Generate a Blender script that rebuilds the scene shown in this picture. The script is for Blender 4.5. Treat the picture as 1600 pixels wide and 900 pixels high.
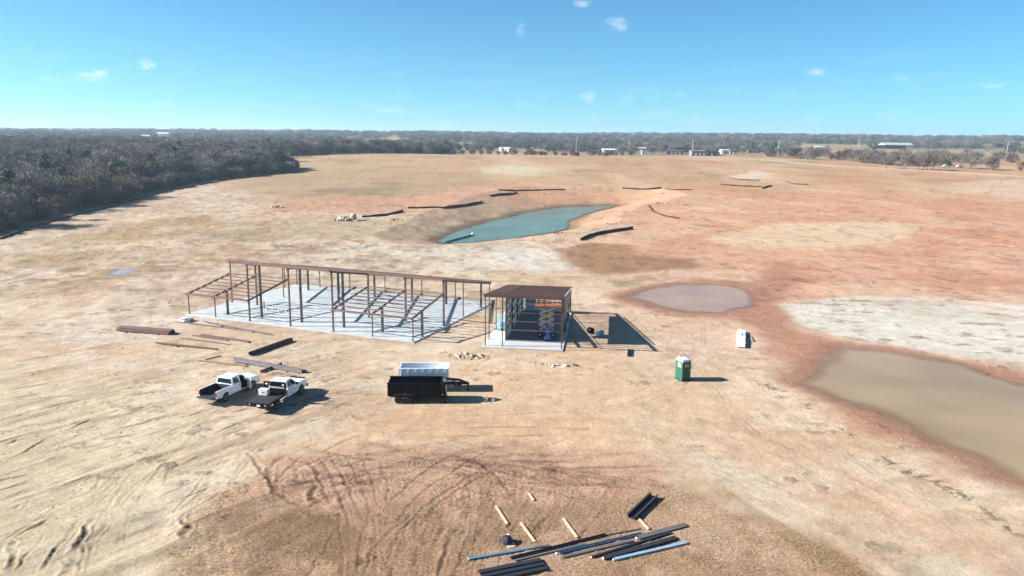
import bpy, bmesh, math, random
import numpy as np
from mathutils import Vector, Matrix
R = math.radians
random.seed(7)
for o in list(bpy.data.objects):
    bpy.data.objects.remove(o)
scene = bpy.context.scene
COL = scene.collection

# ---------------------------------------------------------------- camera
CAM_H = 24.0
PITCH, ROLL = R(11.25), R(.71)
cam_d = bpy.data.cameras.new('camera'); cam = bpy.data.objects.new('camera', cam_d); COL.objects.link(cam)
cam_d.sensor_width = 36; cam_d.lens = 1146/1600*36; cam_d.clip_start = .5; cam_d.clip_end = 30000
_f = Vector((0, math.cos(PITCH), -math.sin(PITCH))); _r0 = Vector((1, 0, 0)); _u0 = Vector((0, math.sin(PITCH), math.cos(PITCH)))
_r = _r0*math.cos(ROLL) + _u0*math.sin(ROLL); _u = -_r0*math.sin(ROLL) + _u0*math.cos(ROLL)
cam.matrix_world = Matrix(((_r.x, _u.x, -_f.x, 0), (_r.y, _u.y, -_f.y, 0), (_r.z, _u.z, -_f.z, CAM_H), (0, 0, 0, 1)))
scene.camera = cam

# ---------------------------------------------------------------- sky, sun, exposure
SUN_EL, SUN_ROT = R(28.6), R(268)
SKY_STRENGTH, SUN_STRENGTH, EXPOSURE = .050, 5.0, 1.60
world = bpy.data.worlds.new('World'); scene.world = world; world.use_nodes = True
wt = world.node_tree; wt.nodes.clear()
def wn(t, **k):
    n = wt.nodes.new(t)
    for a, b in k.items(): setattr(n, a, b)
    return n
def wmath(op, a, b=None, c=None):
    n = wn('ShaderNodeMath', operation=op)
    for i, v in enumerate((a, b, c)):
        if v is None: continue
        if isinstance(v, (int, float)): n.inputs[i].default_value = v
        else: wt.links.new(v, n.inputs[i])
    return n.outputs[0]
sky = wn('ShaderNodeTexSky', sky_type='NISHITA', sun_disc=False, sun_elevation=SUN_EL, sun_rotation=SUN_ROT, altitude=250, air_density=.8, dust_density=.3, ozone_density=6)
tint = wn('ShaderNodeMix', data_type='RGBA', blend_type='MULTIPLY'); tint.inputs[0].default_value = 1
wt.links.new(sky.outputs[0], tint.inputs[6]); tint.inputs[7].default_value = (.61, 1.07, 1.05, 1)
# small fair-weather clouds, given by their direction in the sky
CLOUDS = [
    (-0.4356, 0.8959, 0.0869, 0.0227, 0.0079, 1.00),
    (-0.4814, 0.8738, 0.0693, 0.0262, 0.0105, 0.85),
    (-0.4644, 0.8830, 0.0681, 0.0122, 0.0044, 0.25),
    (-0.4870, 0.8727, 0.0363, 0.0105, 0.0044, 0.25),
    (-0.4555, 0.8894, 0.0382, 0.0157, 0.0035, 0.25),
    (-0.1901, 0.9807, 0.0451, 0.0209, 0.0044, 0.18),
    (0.0856, 0.9816, 0.1705, 0.0148, 0.0087, 0.45),
    (0.1285, 0.9806, 0.1477, 0.0244, 0.0105, 0.40),
    (0.0058, 0.9902, 0.1399, 0.0122, 0.0105, 0.35),
    (0.0935, 0.9938, 0.0605, 0.0192, 0.0113, 0.50),
    (0.1473, 0.9874, 0.0576, 0.0192, 0.0061, 0.20),
    (0.1836, 0.9813, 0.0584, 0.0175, 0.0061, 0.22),
    (0.2112, 0.9755, 0.0616, 0.0122, 0.0052, 0.18),
    (0.3661, 0.9263, 0.0884, 0.0175, 0.0061, 0.40),
    (0.4497, 0.8898, 0.0774, 0.0192, 0.0079, 0.22),
    (0.4635, 0.8837, 0.0656, 0.0122, 0.0052, 0.20),
    (0.5332, 0.8432, 0.0685, 0.0262, 0.0079, 0.35),
    (0.2760, 0.9588, 0.0677, 0.0209, 0.0052, 0.18),
    (0.3974, 0.9146, 0.0744, 0.0175, 0.0052, 0.15),
    (0.2342, 0.9716, 0.0353, 0.0140, 0.0061, 0.20),
    (0.1970, 0.9798, 0.0351, 0.0262, 0.0044, 0.15),
]
tc = wn('ShaderNodeTexCoord'); nz = wn('ShaderNodeTexNoise'); nz.inputs['Scale'].default_value = 42; nz.inputs['Detail'].default_value = 5; nz.inputs['Roughness'].default_value = .62
mp = wn('ShaderNodeMapping'); mp.inputs['Scale'].default_value = (1, 1, 2.2)
wt.links.new(tc.outputs['Generated'], mp.inputs[0]); wt.links.new(mp.outputs[0], nz.inputs['Vector'])
nz2 = wn('ShaderNodeTexNoise'); nz2.inputs['Scale'].default_value = 16; nz2.inputs['Detail'].default_value = 6; nz2.inputs['Roughness'].default_value = .6
mp2 = wn('ShaderNodeMapping'); mp2.inputs['Scale'].default_value = (1, 1, 4.5)
wt.links.new(tc.outputs['Generated'], mp2.inputs[0]); wt.links.new(mp2.outputs[0], nz2.inputs['Vector'])
sx = wn('ShaderNodeSeparateXYZ'); wt.links.new(tc.outputs['Generated'], sx.inputs[0])
acc = None
for (dx, dy, dz, cw, ch, cs) in CLOUDS:
    h = math.hypot(dx, dy); ux, uy = dy/h, -dx/h
    side = wmath('ADD', wmath('MULTIPLY', wmath('SUBTRACT', sx.outputs[0], dx), ux/cw), wmath('MULTIPLY', wmath('SUBTRACT', sx.outputs[1], dy), uy/cw))
    ver = wmath('MULTIPLY', wmath('SUBTRACT', sx.outputs[2], dz), 1/ch)
    dist = wmath('SQRT', wmath('ADD', wmath('MULTIPLY', side, side), wmath('MULTIPLY', ver, ver)))
    m = wmath('SUBTRACT', 1.0, dist)
    m = wmath('ADD', m, wmath('MULTIPLY', wmath('SUBTRACT', nz.outputs[0], .53), 3.8))
    mr = wn('ShaderNodeMapRange', interpolation_type='SMOOTHSTEP'); wt.links.new(m, mr.inputs[0])
    mr.inputs[1].default_value = 0; mr.inputs[2].default_value = 1.35; mr.inputs[4].default_value = cs
    # only near this cloud's own direction
    lim = wn('ShaderNodeMapRange'); wt.links.new(dist, lim.inputs[0]); lim.inputs[1].default_value = 1.0; lim.inputs[2].default_value = 2.0; lim.inputs[3].default_value = 1; lim.inputs[4].default_value = 0
    v = wmath('MULTIPLY', mr.outputs[0], lim.outputs[0])
    acc = v if acc is None else wmath('MAXIMUM', acc, v)
# faint wisps in the low sky all round
low = wn('ShaderNodeMapRange', interpolation_type='SMOOTHSTEP'); wt.links.new(sx.outputs[2], low.inputs[0]); low.inputs[1].default_value = .14; low.inputs[2].default_value = .02; 
wis = wn('ShaderNodeMapRange', interpolation_type='SMOOTHSTEP'); wt.links.new(nz2.outputs[0], wis.inputs[0]); wis.inputs[1].default_value = .54; wis.inputs[2].default_value = .80; wis.inputs[4].default_value = .34
acc = wmath('MAXIMUM', acc, wmath('MULTIPLY', low.outputs[0], wis.outputs[0]))
cm = wn('ShaderNodeMix', data_type='RGBA'); wt.links.new(acc, cm.inputs[0]); wt.links.new(tint.outputs[2], cm.inputs[6]); cm.inputs[7].default_value = (7.2, 7.6, 8.0, 1)
bgn = wn('ShaderNodeBackground'); wt.links.new(cm.outputs[2], bgn.inputs[0]); bgn.inputs[1].default_value = SKY_STRENGTH
wo = wn('ShaderNodeOutputWorld'); wt.links.new(bgn.outputs[0], wo.inputs[0])
sun_d = bpy.data.lights.new('sun', 'SUN'); sun_d.energy = SUN_STRENGTH; sun_d.angle = R(.53); sun_d.color = (1, .955, .88)
sun = bpy.data.objects.new('sun', sun_d); COL.objects.link(sun)
_sd = Vector((math.sin(SUN_ROT)*math.cos(SUN_EL), math.cos(SUN_ROT)*math.cos(SUN_EL), math.sin(SUN_EL)))
sun.rotation_euler = _sd.to_track_quat('Z', 'Y').to_euler()
scene.view_settings.view_transform = 'Standard'; scene.view_settings.look = 'None'
scene.view_settings.exposure = EXPOSURE; scene.view_settings.gamma = 1; scene.view_settings.use_curve_mapping = False
scene.render.engine = 'CYCLES'; scene.render.resolution_x = 1024; scene.render.resolution_y = 576
scene.cycles.volume_bounces = 0; scene.cycles.max_bounces = 6; scene.cycles.diffuse_bounces = 3; scene.cycles.volume_step_rate = 4

# ---------------------------------------------------------------- terrain functions
def value_noise(X, Y, seed=0):
    xi = np.floor(X).astype(np.int64); yi = np.floor(Y).astype(np.int64)
    fx = X - xi; fy = Y - yi
    fx = fx*fx*(3-2*fx); fy = fy*fy*(3-2*fy)
    def hsh(a, b):
        n = (a*374761393 + b*668265263 + seed*1442695041) & 0x7fffffff
        n = ((n ^ (n >> 13))*1274126177) & 0x7fffffff
        n = (n ^ (n >> 16)) & 0xffffff
        return n/float(0xffffff)
    return (hsh(xi, yi)*(1-fx) + hsh(xi+1, yi)*fx)*(1-fy) + (hsh(xi, yi+1)*(1-fx) + hsh(xi+1, yi+1)*fx)*fy
def fbm(X, Y, scale, octaves=4, seed=0):
    s = 0; a = .5; t = 0; f = 1/scale
    for o in range(octaves):
        s = s + a*value_noise(X*f + 13.7*o, Y*f - 7.1*o, seed + o); t += a; a *= .5; f *= 2.03
    return s/t
def sdist(X, Y, poly):
    """signed distance to a closed polygon, positive inside"""
    P = np.asarray(poly, float); n = len(P)
    d = np.full(X.shape, 1e18); ins = np.zeros(X.shape, bool)
    for i in range(n):
        ax, ay = P[i]; bx, by = P[(i+1) % n]
        ex, ey = bx-ax, by-ay; L = ex*ex+ey*ey+1e-12
        t = np.clip(((X-ax)*ex + (Y-ay)*ey)/L, 0, 1)
        d = np.minimum(d, (X-ax-t*ex)**2 + (Y-ay-t*ey)**2)
        c = (ay > Y) != (by > Y)
        ins ^= c & (X < ex*(Y-ay)/(ey if abs(ey) > 1e-9 else 1e-9) + ax)
    d = np.sqrt(d)
    return np.where(ins, d, -d)
def sstep(a, b, x):
    t = np.clip((x-a)/(b-a), 0, 1); return t*t*(3-2*t)
RISE_Y = [-500, 150, 200, 260, 345, 450, 600, 760, 1000, 1500, 2500, 3600, 7000]
RISE_Z = [0, 0, .7, 2.1, 4.8, 8.0, 12.3, 13.2, 15.5, 25, 43, 54, 30]
def terrain_base(X, Y):
    z = np.interp(Y, RISE_Y, RISE_Z)
    far = sstep(700, 3000, Y)
    z = z + far*26*np.clip(X/np.maximum(Y, 50.), -1.2, 1.2)*.7
    z = z + far*26*(fbm(X, Y, 900., 3, 5)-.5)
    z = z + sstep(140, 400, Y)*2.2*(fbm(X, Y, 120., 3, 9)-.5)
    z = z + .22*(fbm(X, Y, 14., 3, 3)-.5)*sstep(30, 60, Y)
    return z
FLATS = [([(-45.6, 97.9), (-11.2, 84.4), (-2.2, 108.4), (-36.8, 121.9)], 0.0), ([(-3.5, 84.0), (6.2, 82.6), (9.0, 104.0), (-.8, 105.2)], 0.0)]
POND_Z = -1.7
PUDDLE_Z = -.022
POND = [(-20.75, 190.55), (-17.68, 184.71), (-10.11, 189.04), (-0.17, 197.71), (11.95, 213.34), (17.07, 221.92), (19.57, 244.20), (27.64, 271.97), (38.10, 294.75), (45.87, 309.46), (34.38, 307.78), (18.26, 297.82), (7.43, 279.53), (-4.65, 249.59), (-15.26, 220.14)]
PUD1 = [(17.74, 114.95), (22.05, 121.50), (28.85, 125.93), (37.11, 125.88), (40.66, 121.58), (40.18, 114.33), (35.69, 107.20), (30.84, 103.60), (25.96, 104.15), (21.32, 107.26)]
PUD2 = [(29.34, 72.82), (35.21, 80.33), (39.33, 86.94), (45.83, 85.81), (50.29, 81.47), (52.72, 76.10), (54.48, 71.75), (55.28, 62.34), (41.69, 45.74), (36.99, 49.67), (35.68, 54.51), (34.38, 59.73), (32.13, 65.76)]
PUD3 = [(-73.61, 130.19), (-73.60, 134.99), (-69.57, 133.88), (-68.17, 129.26), (-70.76, 127.48)]
def terrain(X, Y):
    X = np.asarray(X, float); Y = np.asarray(Y, float)
    z = terrain_base(X, Y)
    m = (X > -60) & (X < 110) & (Y > 120) & (Y < 340)
    if m.any():
        d = sdist(X[m], Y[m], POND) + 2.2*(fbm(X[m], Y[m], 9., 3, 21)-.5)
        bank = POND_Z - .13*d*(1+.5*sstep(170, 215, Y[m]))
        bank = np.where(d > 0, POND_Z - .3*np.minimum(d, 6), bank)
        z[m] = np.minimum(z[m], bank)
    for poly, dep in ((PUD1, .2), (PUD2, .22), (PUD3, .16)):
        P = np.asarray(poly); x0, y0 = P.min(0)-14; x1, y1 = P.max(0)+14
        m = (X > x0) & (X < x1) & (Y > y0) & (Y < y1)
        if m.any():
            d = sdist(X[m], Y[m], poly) + 3.4*(fbm(X[m], Y[m], 5., 5, 31)-.5)
            w = sstep(-6, 0, d)
            z[m] = z[m]*(1-w) + w*(PUDDLE_Z - .05*np.clip(d, -6, 4)*(dep/.2))
    for poly, lvl in FLATS:
        P = np.asarray(poly); x0, y0 = P.min(0)-6; x1, y1 = P.max(0)+6
        m = (X > x0) & (X < x1) & (Y > y0) & (Y < y1)
        if m.any():
            w = sstep(-4, -.6, sdist(X[m], Y[m], poly)); z[m] = z[m]*(1-w) + lvl*w
    return z
def tz(x, y):
    return float(terrain(np.array([x], float), np.array([y], float))[0])

# ---------------------------------------------------------------- materials
MATS = {}
def lin(c):
    return tuple((v/12.92 if v <= .04045 else ((v+.055)/1.055)**2.4) for v in c)
def mat(name, color, rough=.7, metal=0., noise=0., nscale=8., bump=0., coat=0., spec=.5, vary=0.):
    """procedural principled material with noise-driven tone and relief"""
    if name in MATS: return MATS[name]
    color = tuple(v*.85 for v in color)
    m = bpy.data.materials.new(name); m.use_nodes = True; nt = m.node_tree; b = nt.nodes['Principled BSDF']
    b.inputs['Base Color'].default_value = (*color, 1); b.inputs['Roughness'].default_value = rough
    b.inputs['Metallic'].default_value = metal; b.inputs['Coat Weight'].default_value = coat
    b.inputs['Specular IOR Level'].default_value = spec
    if noise or bump:
        c = nt.nodes.new('ShaderNodeTexCoord'); n = nt.nodes.new('ShaderNodeTexNoise')
        n.inputs['Scale'].default_value = nscale; n.inputs['Detail'].default_value = 6; n.inputs['Roughness'].default_value = .65
        nt.links.new(c.outputs['Object'], n.inputs['Vector'])
        r = nt.nodes.new('ShaderNodeMapRange'); nt.links.new(n.outputs[0], r.inputs[0])
        r.inputs[1].default_value = .25; r.inputs[2].default_value = .75; r.inputs[3].default_value = 1-noise; r.inputs[4].default_value = 1+noise
        x = nt.nodes.new('ShaderNodeMix'); x.data_type = 'RGBA'; x.blend_type = 'MULTIPLY'; x.inputs[0].default_value = 1
        x.inputs[6].default_value = (*color, 1); nt.links.new(r.outputs[0], x.inputs[7]); nt.links.new(x.outputs[2], b.inputs['Base Color'])
        if vary:
            oi = nt.nodes.new('ShaderNodeObjectInfo'); rv = nt.nodes.new('ShaderNodeMapRange'); nt.links.new(oi.outputs['Random'], rv.inputs[0]); rv.inputs[3].default_value = 1-vary; rv.inputs[4].default_value = 1+vary
            mv = nt.nodes.new('ShaderNodeMix'); mv.data_type = 'RGBA'; mv.blend_type = 'MULTIPLY'; mv.inputs[0].default_value = 1; nt.links.new(x.outputs[2], mv.inputs[6]); nt.links.new(rv.outputs[0], mv.inputs[7]); nt.links.new(mv.outputs[2], b.inputs['Base Color'])
        if bump:
            bp = nt.nodes.new('ShaderNodeBump'); bp.inputs['Strength'].default_value = bump; bp.inputs['Distance'].default_value = .05
            nt.links.new(n.outputs[0], bp.inputs['Height']); nt.links.new(bp.outputs[0], b.inputs['Normal'])
    MATS[name] = m
    return m
STEEL = mat('red_oxide_steel', (.100, .052, .041), .55, .0, .35, 3.)
STEELD = mat('dark_primer_steel', (.045, .034, .034), .5, .0, .3, 3.)
STEELP = mat('weathered_purple_steel', (.165, .092, .076), .6, 0, .3, 2.5)
STEELG = mat('grey_mill_steel', (.22, .20, .20), .45, .3, .3, 3.)
CONC = mat('fresh_concrete', (.40, .43, .44), .8, 0, .24, .7, .15)
WHITE = mat('white_paint', (.93, .94, .95), .35, 0, .04, 4., 0, .3)
WHITEM = mat('white_sheet_metal', (.72, .74, .76), .4, 0, .06, 2.)
BLACKP = mat('black_paint', (.006, .006, .007), .45, 0, .2, 5., 0, 0, .12)
BLACKM = mat('black_rubber_mat', (.016, .017, .02), .75, 0, .3, 6.)
TYRE = mat('tyre_rubber', (.018, .017, .017), .85, 0, .25, 9.)
RIM = mat('alloy_rim', (.45, .45, .46), .3, .8, .1, 9.)
GLASS = mat('tinted_glass', (.006, .008, .012), .08, 0, 0, 1, 0, 0, .35)
CHROME = mat('chrome_bumper', (.55, .55, .56), .18, 1.)
REDL = mat('red_lamp', (.30, .015, .02), .2)
WOODM = mat('pine_lumber', (.58, .42, .24), .8, 0, .2, 4.)
GREENP = mat('green_plastic', (.012, .13, .085), .45, 0, .12, 3.)
GREEND = mat('dark_green_plastic', (.008, .045, .035), .45, 0, .12, 3.)
ORANGE = mat('orange_paint', (.52, .18, .07), .45, 0, .12, 5.)
CREAM = mat('cream_paint', (.62, .58, .47), .5, 0, .12, 5.)
BLUEP = mat('blue_paint', (.02, .07, .27), .4, 0, .2, 5.)
TEALP = mat('faded_blue_paint', (.12, .27, .36), .5, 0, .25, 6.)
TRIMG = mat('grey_trim_metal', (.13, .125, .125), .4, .2, .15, 3.)
TRIMD = mat('charcoal_trim_metal', (.035, .036, .042), .35, .2, .15, 3.)
TRIMB = mat('blue_film_trim', (.10, .22, .34), .3, .2, .2, 3.)
TRIML = mat('pale_blue_film_trim', (.28, .42, .52), .3, .2, .15, 3.)
PVC = mat('white_pvc', (.75, .76, .76), .5)
SILT = mat('black_silt_fabric', (.035, .024, .020), .9, 0, .4, 2.)
ROCK = mat('limestone_rock', (.42, .36, .29), .9, 0, .3, 1.5, .5)
TWIGP = mat('pale_bare_twigs', (.235, .208, .19), .95, 0, .3, .35, vary=.3)
TWIGD = mat('dark_bare_twigs', (.10, .085, .078), .95, 0, .3, .35, vary=.3)
BARK = mat('grey_bark', (.075, .062, .055), .95, 0, .3, 4.)
TWIG = mat('bare_grey_twigs', (.155, .135, .126), .95, 0, .3, .35, vary=.5)
TWIGB = mat('bare_brown_twigs', (.17, .132, .108), .95, 0, .3, .35, vary=.45)
RUSTL = mat('rust_brown_leaves', (.19, .082, .048), .9, 0, .35, .5)
LEAF = mat('dark_evergreen_leaves', (.040, .078, .028), .85, 0, .45, .5, vary=.3)
LEAFO = mat('olive_evergreen_leaves', (.062, .088, .032), .85, 0, .4, .5)
DIRT = mat('spoil_dirt', (.33, .235, .155), .95, 0, .35, 2., .5)

# ---------------------------------------------------------------- mesh helpers
class MB:
    """collects shapes for ONE mesh object"""
    def __init__(s): s.v = []; s.f = []
    def add(s, vs, fs):
        b = len(s.v); s.v += [tuple(v) for v in vs]; s.f += [tuple(i+b for i in f) for f in fs]; return s
    def box(s, c, d, rz=0, rot=None):
        hx, hy, hz = d[0]/2, d[1]/2, d[2]/2
        vs = [Vector((x, y, z)) for x in (-hx, hx) for y in (-hy, hy) for z in (-hz, hz)]
        M = rot if rot is not None else Matrix.Rotation(rz, 3, 'Z')
        vs = [M @ v + Vector(c) for v in vs]
        return s.add(vs, [(0, 1, 3, 2), (4, 6, 7, 5), (0, 4, 5, 1), (2, 3, 7, 6), (0, 2, 6, 4), (1, 5, 7, 3)])
    def bar(s, a, b, w, h=None, up=(0, 0, 1)):
        h = h or w; a = Vector(a); b = Vector(b); d = (b-a); L = d.length; d.normalize()
        u = Vector(up)
        if abs(d.dot(u)) > .98: u = Vector((1, 0, 0))
        r = d.cross(u).normalized(); u = r.cross(d)
        return s.box((a+b)/2, (L, w, h), rot=Matrix(((d.x, r.x, u.x), (d.y, r.y, u.y), (d.z, r.z, u.z))))
    def cyl(s, a, b, r, n=10, r2=None):
        r2 = r if r2 is None else r2; a = Vector(a); b = Vector(b); d = (b-a).normalized()
        u = Vector((0, 0, 1)) if abs(d.z) < .95 else Vector((1, 0, 0))
        x = d.cross(u).normalized(); y = x.cross(d); vs = []
        for c, q in ((a, r), (b, r2)):
            vs += [c + (x*math.cos(t) + y*math.sin(t))*q for t in [2*math.pi*i/n for i in range(n)]]
        fs = [(i, (i+1) % n, n+(i+1) % n, n+i) for i in range(n)] + [tuple(range(n-1, -1, -1)), tuple(range(n, 2*n))]
        return s.add(vs, fs)
    def prism(s, prof, y0, y1):
        """side profile [(x,z)] extruded from y0 to y1"""
        n = len(prof); vs = [(x, y0, z) for x, z in prof] + [(x, y1, z) for x, z in prof]
        return s.add(vs, [(i, (i+1) % n, n+(i+1) % n, n+i) for i in range(n)] + [tuple(range(n-1, -1, -1)), tuple(range(n, 2*n))])
    def loft(s, rings):
        n = len(rings[0]); vs = [p for r in rings for p in r]; fs = []
        for k in range(len(rings)-1):
            fs += [(k*n+i, k*n+(i+1) % n, (k+1)*n+(i+1) % n, (k+1)*n+i) for i in range(n)]
        fs += [tuple(range(n-1, -1, -1)), tuple(range((len(rings)-1)*n, len(rings)*n))]
        return s.add(vs, fs)
    def mesh(s, name):
        me = bpy.data.meshes.new(name); me.from_pydata(s.v, [], s.f)
        bm = bmesh.new(); bm.from_mesh(me); bmesh.ops.recalc_face_normals(bm, faces=bm.faces); bm.to_mesh(me); bm.free()
        return me
    def build(s, name, m, parent=None, bevel=0, smooth=False):
        o = bpy.data.objects.new(name, s.mesh(name)); COL.objects.link(o); o.data.materials.append(m)
        if parent: o.parent = parent
        if bevel:
            q = o.modifiers.new('bevel', 'BEVEL'); q.width = bevel; q.segments = 2; q.limit_method = 'ANGLE'; q.angle_limit = R(35)
        if smooth or bevel:
            for p in o.data.polygons: p.use_smooth = True
            if hasattr(o.data, 'set_sharp_from_angle'): o.data.set_sharp_from_angle(angle=R(38))
        return o
def tag(o, label, cat, group=None):
    o['label'] = label; o['category'] = cat; o['kind'] = 'thing'
    if group: o['group'] = group
    return o
def thing(name, label, cat, loc, rz=0, group=None, scale=1):
    o = bpy.data.objects.new(name, None); COL.objects.link(o); o.location = loc; o.rotation_euler = (0, 0, rz); o.scale = (scale,)*3
    o.empty_display_size = .3
    return tag(o, label, cat, group)
def struct(o, kind='structure'):
    o['kind'] = kind; return o
def obj_from(name, me, m, parent=None):
    o = bpy.data.objects.new(name, me); COL.objects.link(o)
    if m and not me.materials: me.materials.append(m)
    if parent: o.parent = parent
    return o

# ---------------------------------------------------------------- ground sheet
def ground():
    ys = [5.]
    while ys[-1] < 30: ys.append(ys[-1]*1.06)
    while ys[-1] < 60: ys.append(ys[-1]*1.0023)
    while ys[-1] < 84: ys.append(ys[-1]*1.0032)
    while ys[-1] < 135: ys.append(ys[-1]*1.0055)
    while ys[-1] < 330: ys.append(ys[-1]*1.0085)
    while ys[-1] < 900: ys.append(ys[-1]*1.018)
    while ys[-1] < 9000: ys.append(ys[-1]*1.05)
    ys = np.array(ys)
    ua = np.arange(-.78, .7801, .0015); ub = .78 + np.geomspace(.01, 2.2, 26)
    us = np.concatenate([-ub[::-1], ua, ub])
    U, Y = np.meshgrid(us, ys); X = U*(Y+22*np.exp(-Y/300))
    nr, nc = X.shape
    X = X.ravel(); Y = Y.ravel()
    Z = terrain(X, Y)
    AK = .495
    def C(r, g, b): return np.array(lin((r/255, g/255, b/255)))*AK
    SAND, PALE, ORG, RED, MUD = C(231, 206, 176), C(237, 222, 199), C(230, 186, 155), C(208, 150, 116), C(184, 136, 107)
    OLIVE, BROWN, GRASS, WHT, TAN = C(188, 157, 115), C(164, 128, 92), C(150, 122, 84), C(233, 224, 203), C(205, 175, 132)
    col = np.tile(SAND, (len(X), 1)); grass = np.zeros(len(X)); wet = np.zeros(len(X)); dz = np.zeros(len(X))
    n_big = fbm(X, Y, 26., 4, 40); n_mid = fbm(X, Y, 6., 4, 41); n_small = fbm(X, Y, 1.5, 4, 42)
    ca, sa = math.cos(R(14)), math.sin(R(14))
    n_str = fbm((X*ca+Y*sa)/1.3, (X*-sa+Y*ca)/1.2, 2.4, 4, 43)          # scraper streaks across the pad
    n_str2 = fbm((X*ca+Y*sa)/1.3, (X*-sa+Y*ca)/1.5, 10., 4, 44)
    ca, sa = math.cos(R(52)), math.sin(R(52))
    n_dia = fbm((X*ca+Y*sa)/8., (X*-sa+Y*ca), 1.1, 4, 45)          # wheel streaks in the near left
    ca, sa = math.cos(R(118)), math.sin(R(118))
    n_dir = fbm((X*ca+Y*sa)/9., (X*-sa+Y*ca), 1.4, 4, 46)
    def mix(m, c, s=1.):
        nonlocal col
        w = np.clip(m*s, 0, 1)[:, None]; col = col*(1-w) + c*w
    def region(poly, feather, amp, nscale=5., seed=50, bb=12):
        P = np.asarray(poly); x0, y0 = P.min(0)-bb-feather; x1, y1 = P.max(0)+bb+feather
        idx = np.where((X > x0) & (X < x1) & (Y > y0) & (Y < y1))[0]
        out = np.zeros(len(X))
        d = sdist(X[idx], Y[idx], poly) + amp*(fbm(X[idx], Y[idx], nscale, 4, seed)-.5)*2
        out[idx] = sstep(-feather, feather, d); return out
    # broad tones
    mix(sstep(.42, .68, n_big), TAN, .45)
    mix(sstep(.45, .75, n_str2), PALE, .6)
    mix(sstep(.5, .75, n_str), TAN, .55)
    # patchwork of scraped layers: pink, pale, brown
    pa = fbm(X, Y/1.8, 17., 4, 110); pb = fbm(X+.2*Y, Y/1.6, 6.5, 4, 111); pc = fbm(X+.2*Y, Y/1.5, 2.4, 4, 112)
    Lm = sstep(84, 104, Y)*sstep(430, 330, Y)*sstep(45, 5, X-.08*Y); Rm = sstep(95, 120, Y)*sstep(430, 330, Y)*sstep(5, 45, X-.08*Y)
    mix(Lm*sstep(.50, .62, pa), C(223, 186, 155), .5); mix(Lm*sstep(.54, .66, pb), C(198, 164, 128), .38); mix(Lm*sstep(.47, .36, pb), C(235, 216, 184), .5); mix(Lm*sstep(.60, .66, pc), C(176, 144, 110), .42); mix(Lm*sstep(.42, .36, pc), C(234, 216, 186), .35)
    Nm = sstep(92, 78, Y); pd_ = fbm((X+Y)/1.8, Y-X*.4, 3.2, 4, 113); pf = fbm(X, Y, 9., 4, 115)
    mix(Nm*sstep(.52, .62, pf), C(226, 190, 156), .5); mix(Nm*sstep(.55, .66, pd_), C(214, 183, 147), .35); mix(Nm*sstep(.45, .38, pd_), C(236, 218, 190), .5)
    right = sstep(-5, 25, X - .02*Y)
    mix(right*sstep(60, 95, Y), ORG, .55)
    mix(region([(0.09, 83.76), (7.35, 80.02), (14.68, 80.39), (25.06, 78.53), (23.83, 64.43), (18.28, 55.72), (5.40, 56.53), (-4.74, 52.49), (-12.28, 55.76), (-6.33, 70.56)], 9, 5), C(232, 197, 157), .75)
    # far field and orange belt
    mix(sstep(205, 300, Y + 60*(n_big-.5))*sstep(-70, 10, X), ORG, .55)
    mix(region([(-52.69, 286.53), (-12.35, 339.78), (54.52, 354.22), (127.93, 426.56), (276.20, 401.04), (286.54, 345.60), (99.55, 116.37), (69.71, 131.01), (45.45, 113.18), (45.78, 136.08), (41.40, 162.49), (31.25, 178.71), (29.57, 213.08), (50.40, 292.24), (-10.04, 277.13), (-38.08, 240.74)], 14, 16, 22., 51, 30), C(227, 172, 136), .85)
    mix(region([(56.68, 330.04), (127.19, 327.64), (158.22, 260.30), (163.14, 234.18), (136.00, 194.25), (105.84, 182.95), (128.34, 230.29), (106.66, 245.54), (70.33, 271.07)], 10, 16, 25., 52, 30)*sstep(.4, .6, n_str2), RED, .7)
    mix(region([(123.88, 222.08), (133.36, 190.36), (89.93, 126.58), (62.86, 121.86), (48.27, 136.31), (43.50, 154.36), (70.48, 160.19), (90.40, 171.54)], 8, 10, 14., 53, 20)*sstep(.35, .6, n_mid), RED, .6)
    mix(Rm*sstep(.52, .62, pa), C(234, 196, 162), .45); mix(Rm*sstep(.54, .63, pb), C(212, 158, 124), .4); mix(Rm*sstep(.46, .38, pb), C(234, 200, 168), .4); mix(Rm*sstep(.59, .66, pc), C(204, 152, 118), .35)
    mix(sstep(305, 400, Y + 120*(n_big-.5)), OLIVE, .75); mix(sstep(330, 420, Y)*sstep(.44, .62, fbm(X, Y/2., 50., 4, 98))*sstep(60, 170, X), C(220, 178, 140), .7)
    mix(sstep(300, 360, Y)*sstep(.45, .7, n_str2), C(202, 171, 128), .8)
    mix(sstep(330, 420, Y)*sstep(.52, .7, fbm(X, Y/2.2, 16., 4, 60)), C(164, 140, 100), .55)
    bandn = fbm(X, Y/2., 34., 4, 101); far_ = sstep(215, 270, Y)*sstep(760, 560, Y)*sstep(-90, 0, X)
    mix(far_*sstep(.56, .66, bandn), C(228, 196, 160), .5); mix(far_*sstep(.46, .38, bandn), C(206, 154, 118), .5); mix(far_*sstep(.55, .66, fbm(X, Y/2., 13., 4, 102)), C(216, 170, 132), .5)
    mix(region([(-138.66, 354.60), (-93.98, 449.94), (-14.17, 389.14), (-12.11, 333.16), (-45.31, 287.09), (-84.41, 268.39), (-108.05, 295.13)], 10, 14, 20., 54, 30), C(188, 160, 122), .75)
    mix(region([(-95.39, 295.64), (-54.22, 344.27), (-42.00, 299.19), (-54.35, 258.51), (-74.14, 256.88)], 8, 14, 20., 55, 30)*sstep(.4, .65, n_str2), C(150, 135, 98), .6)
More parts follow.
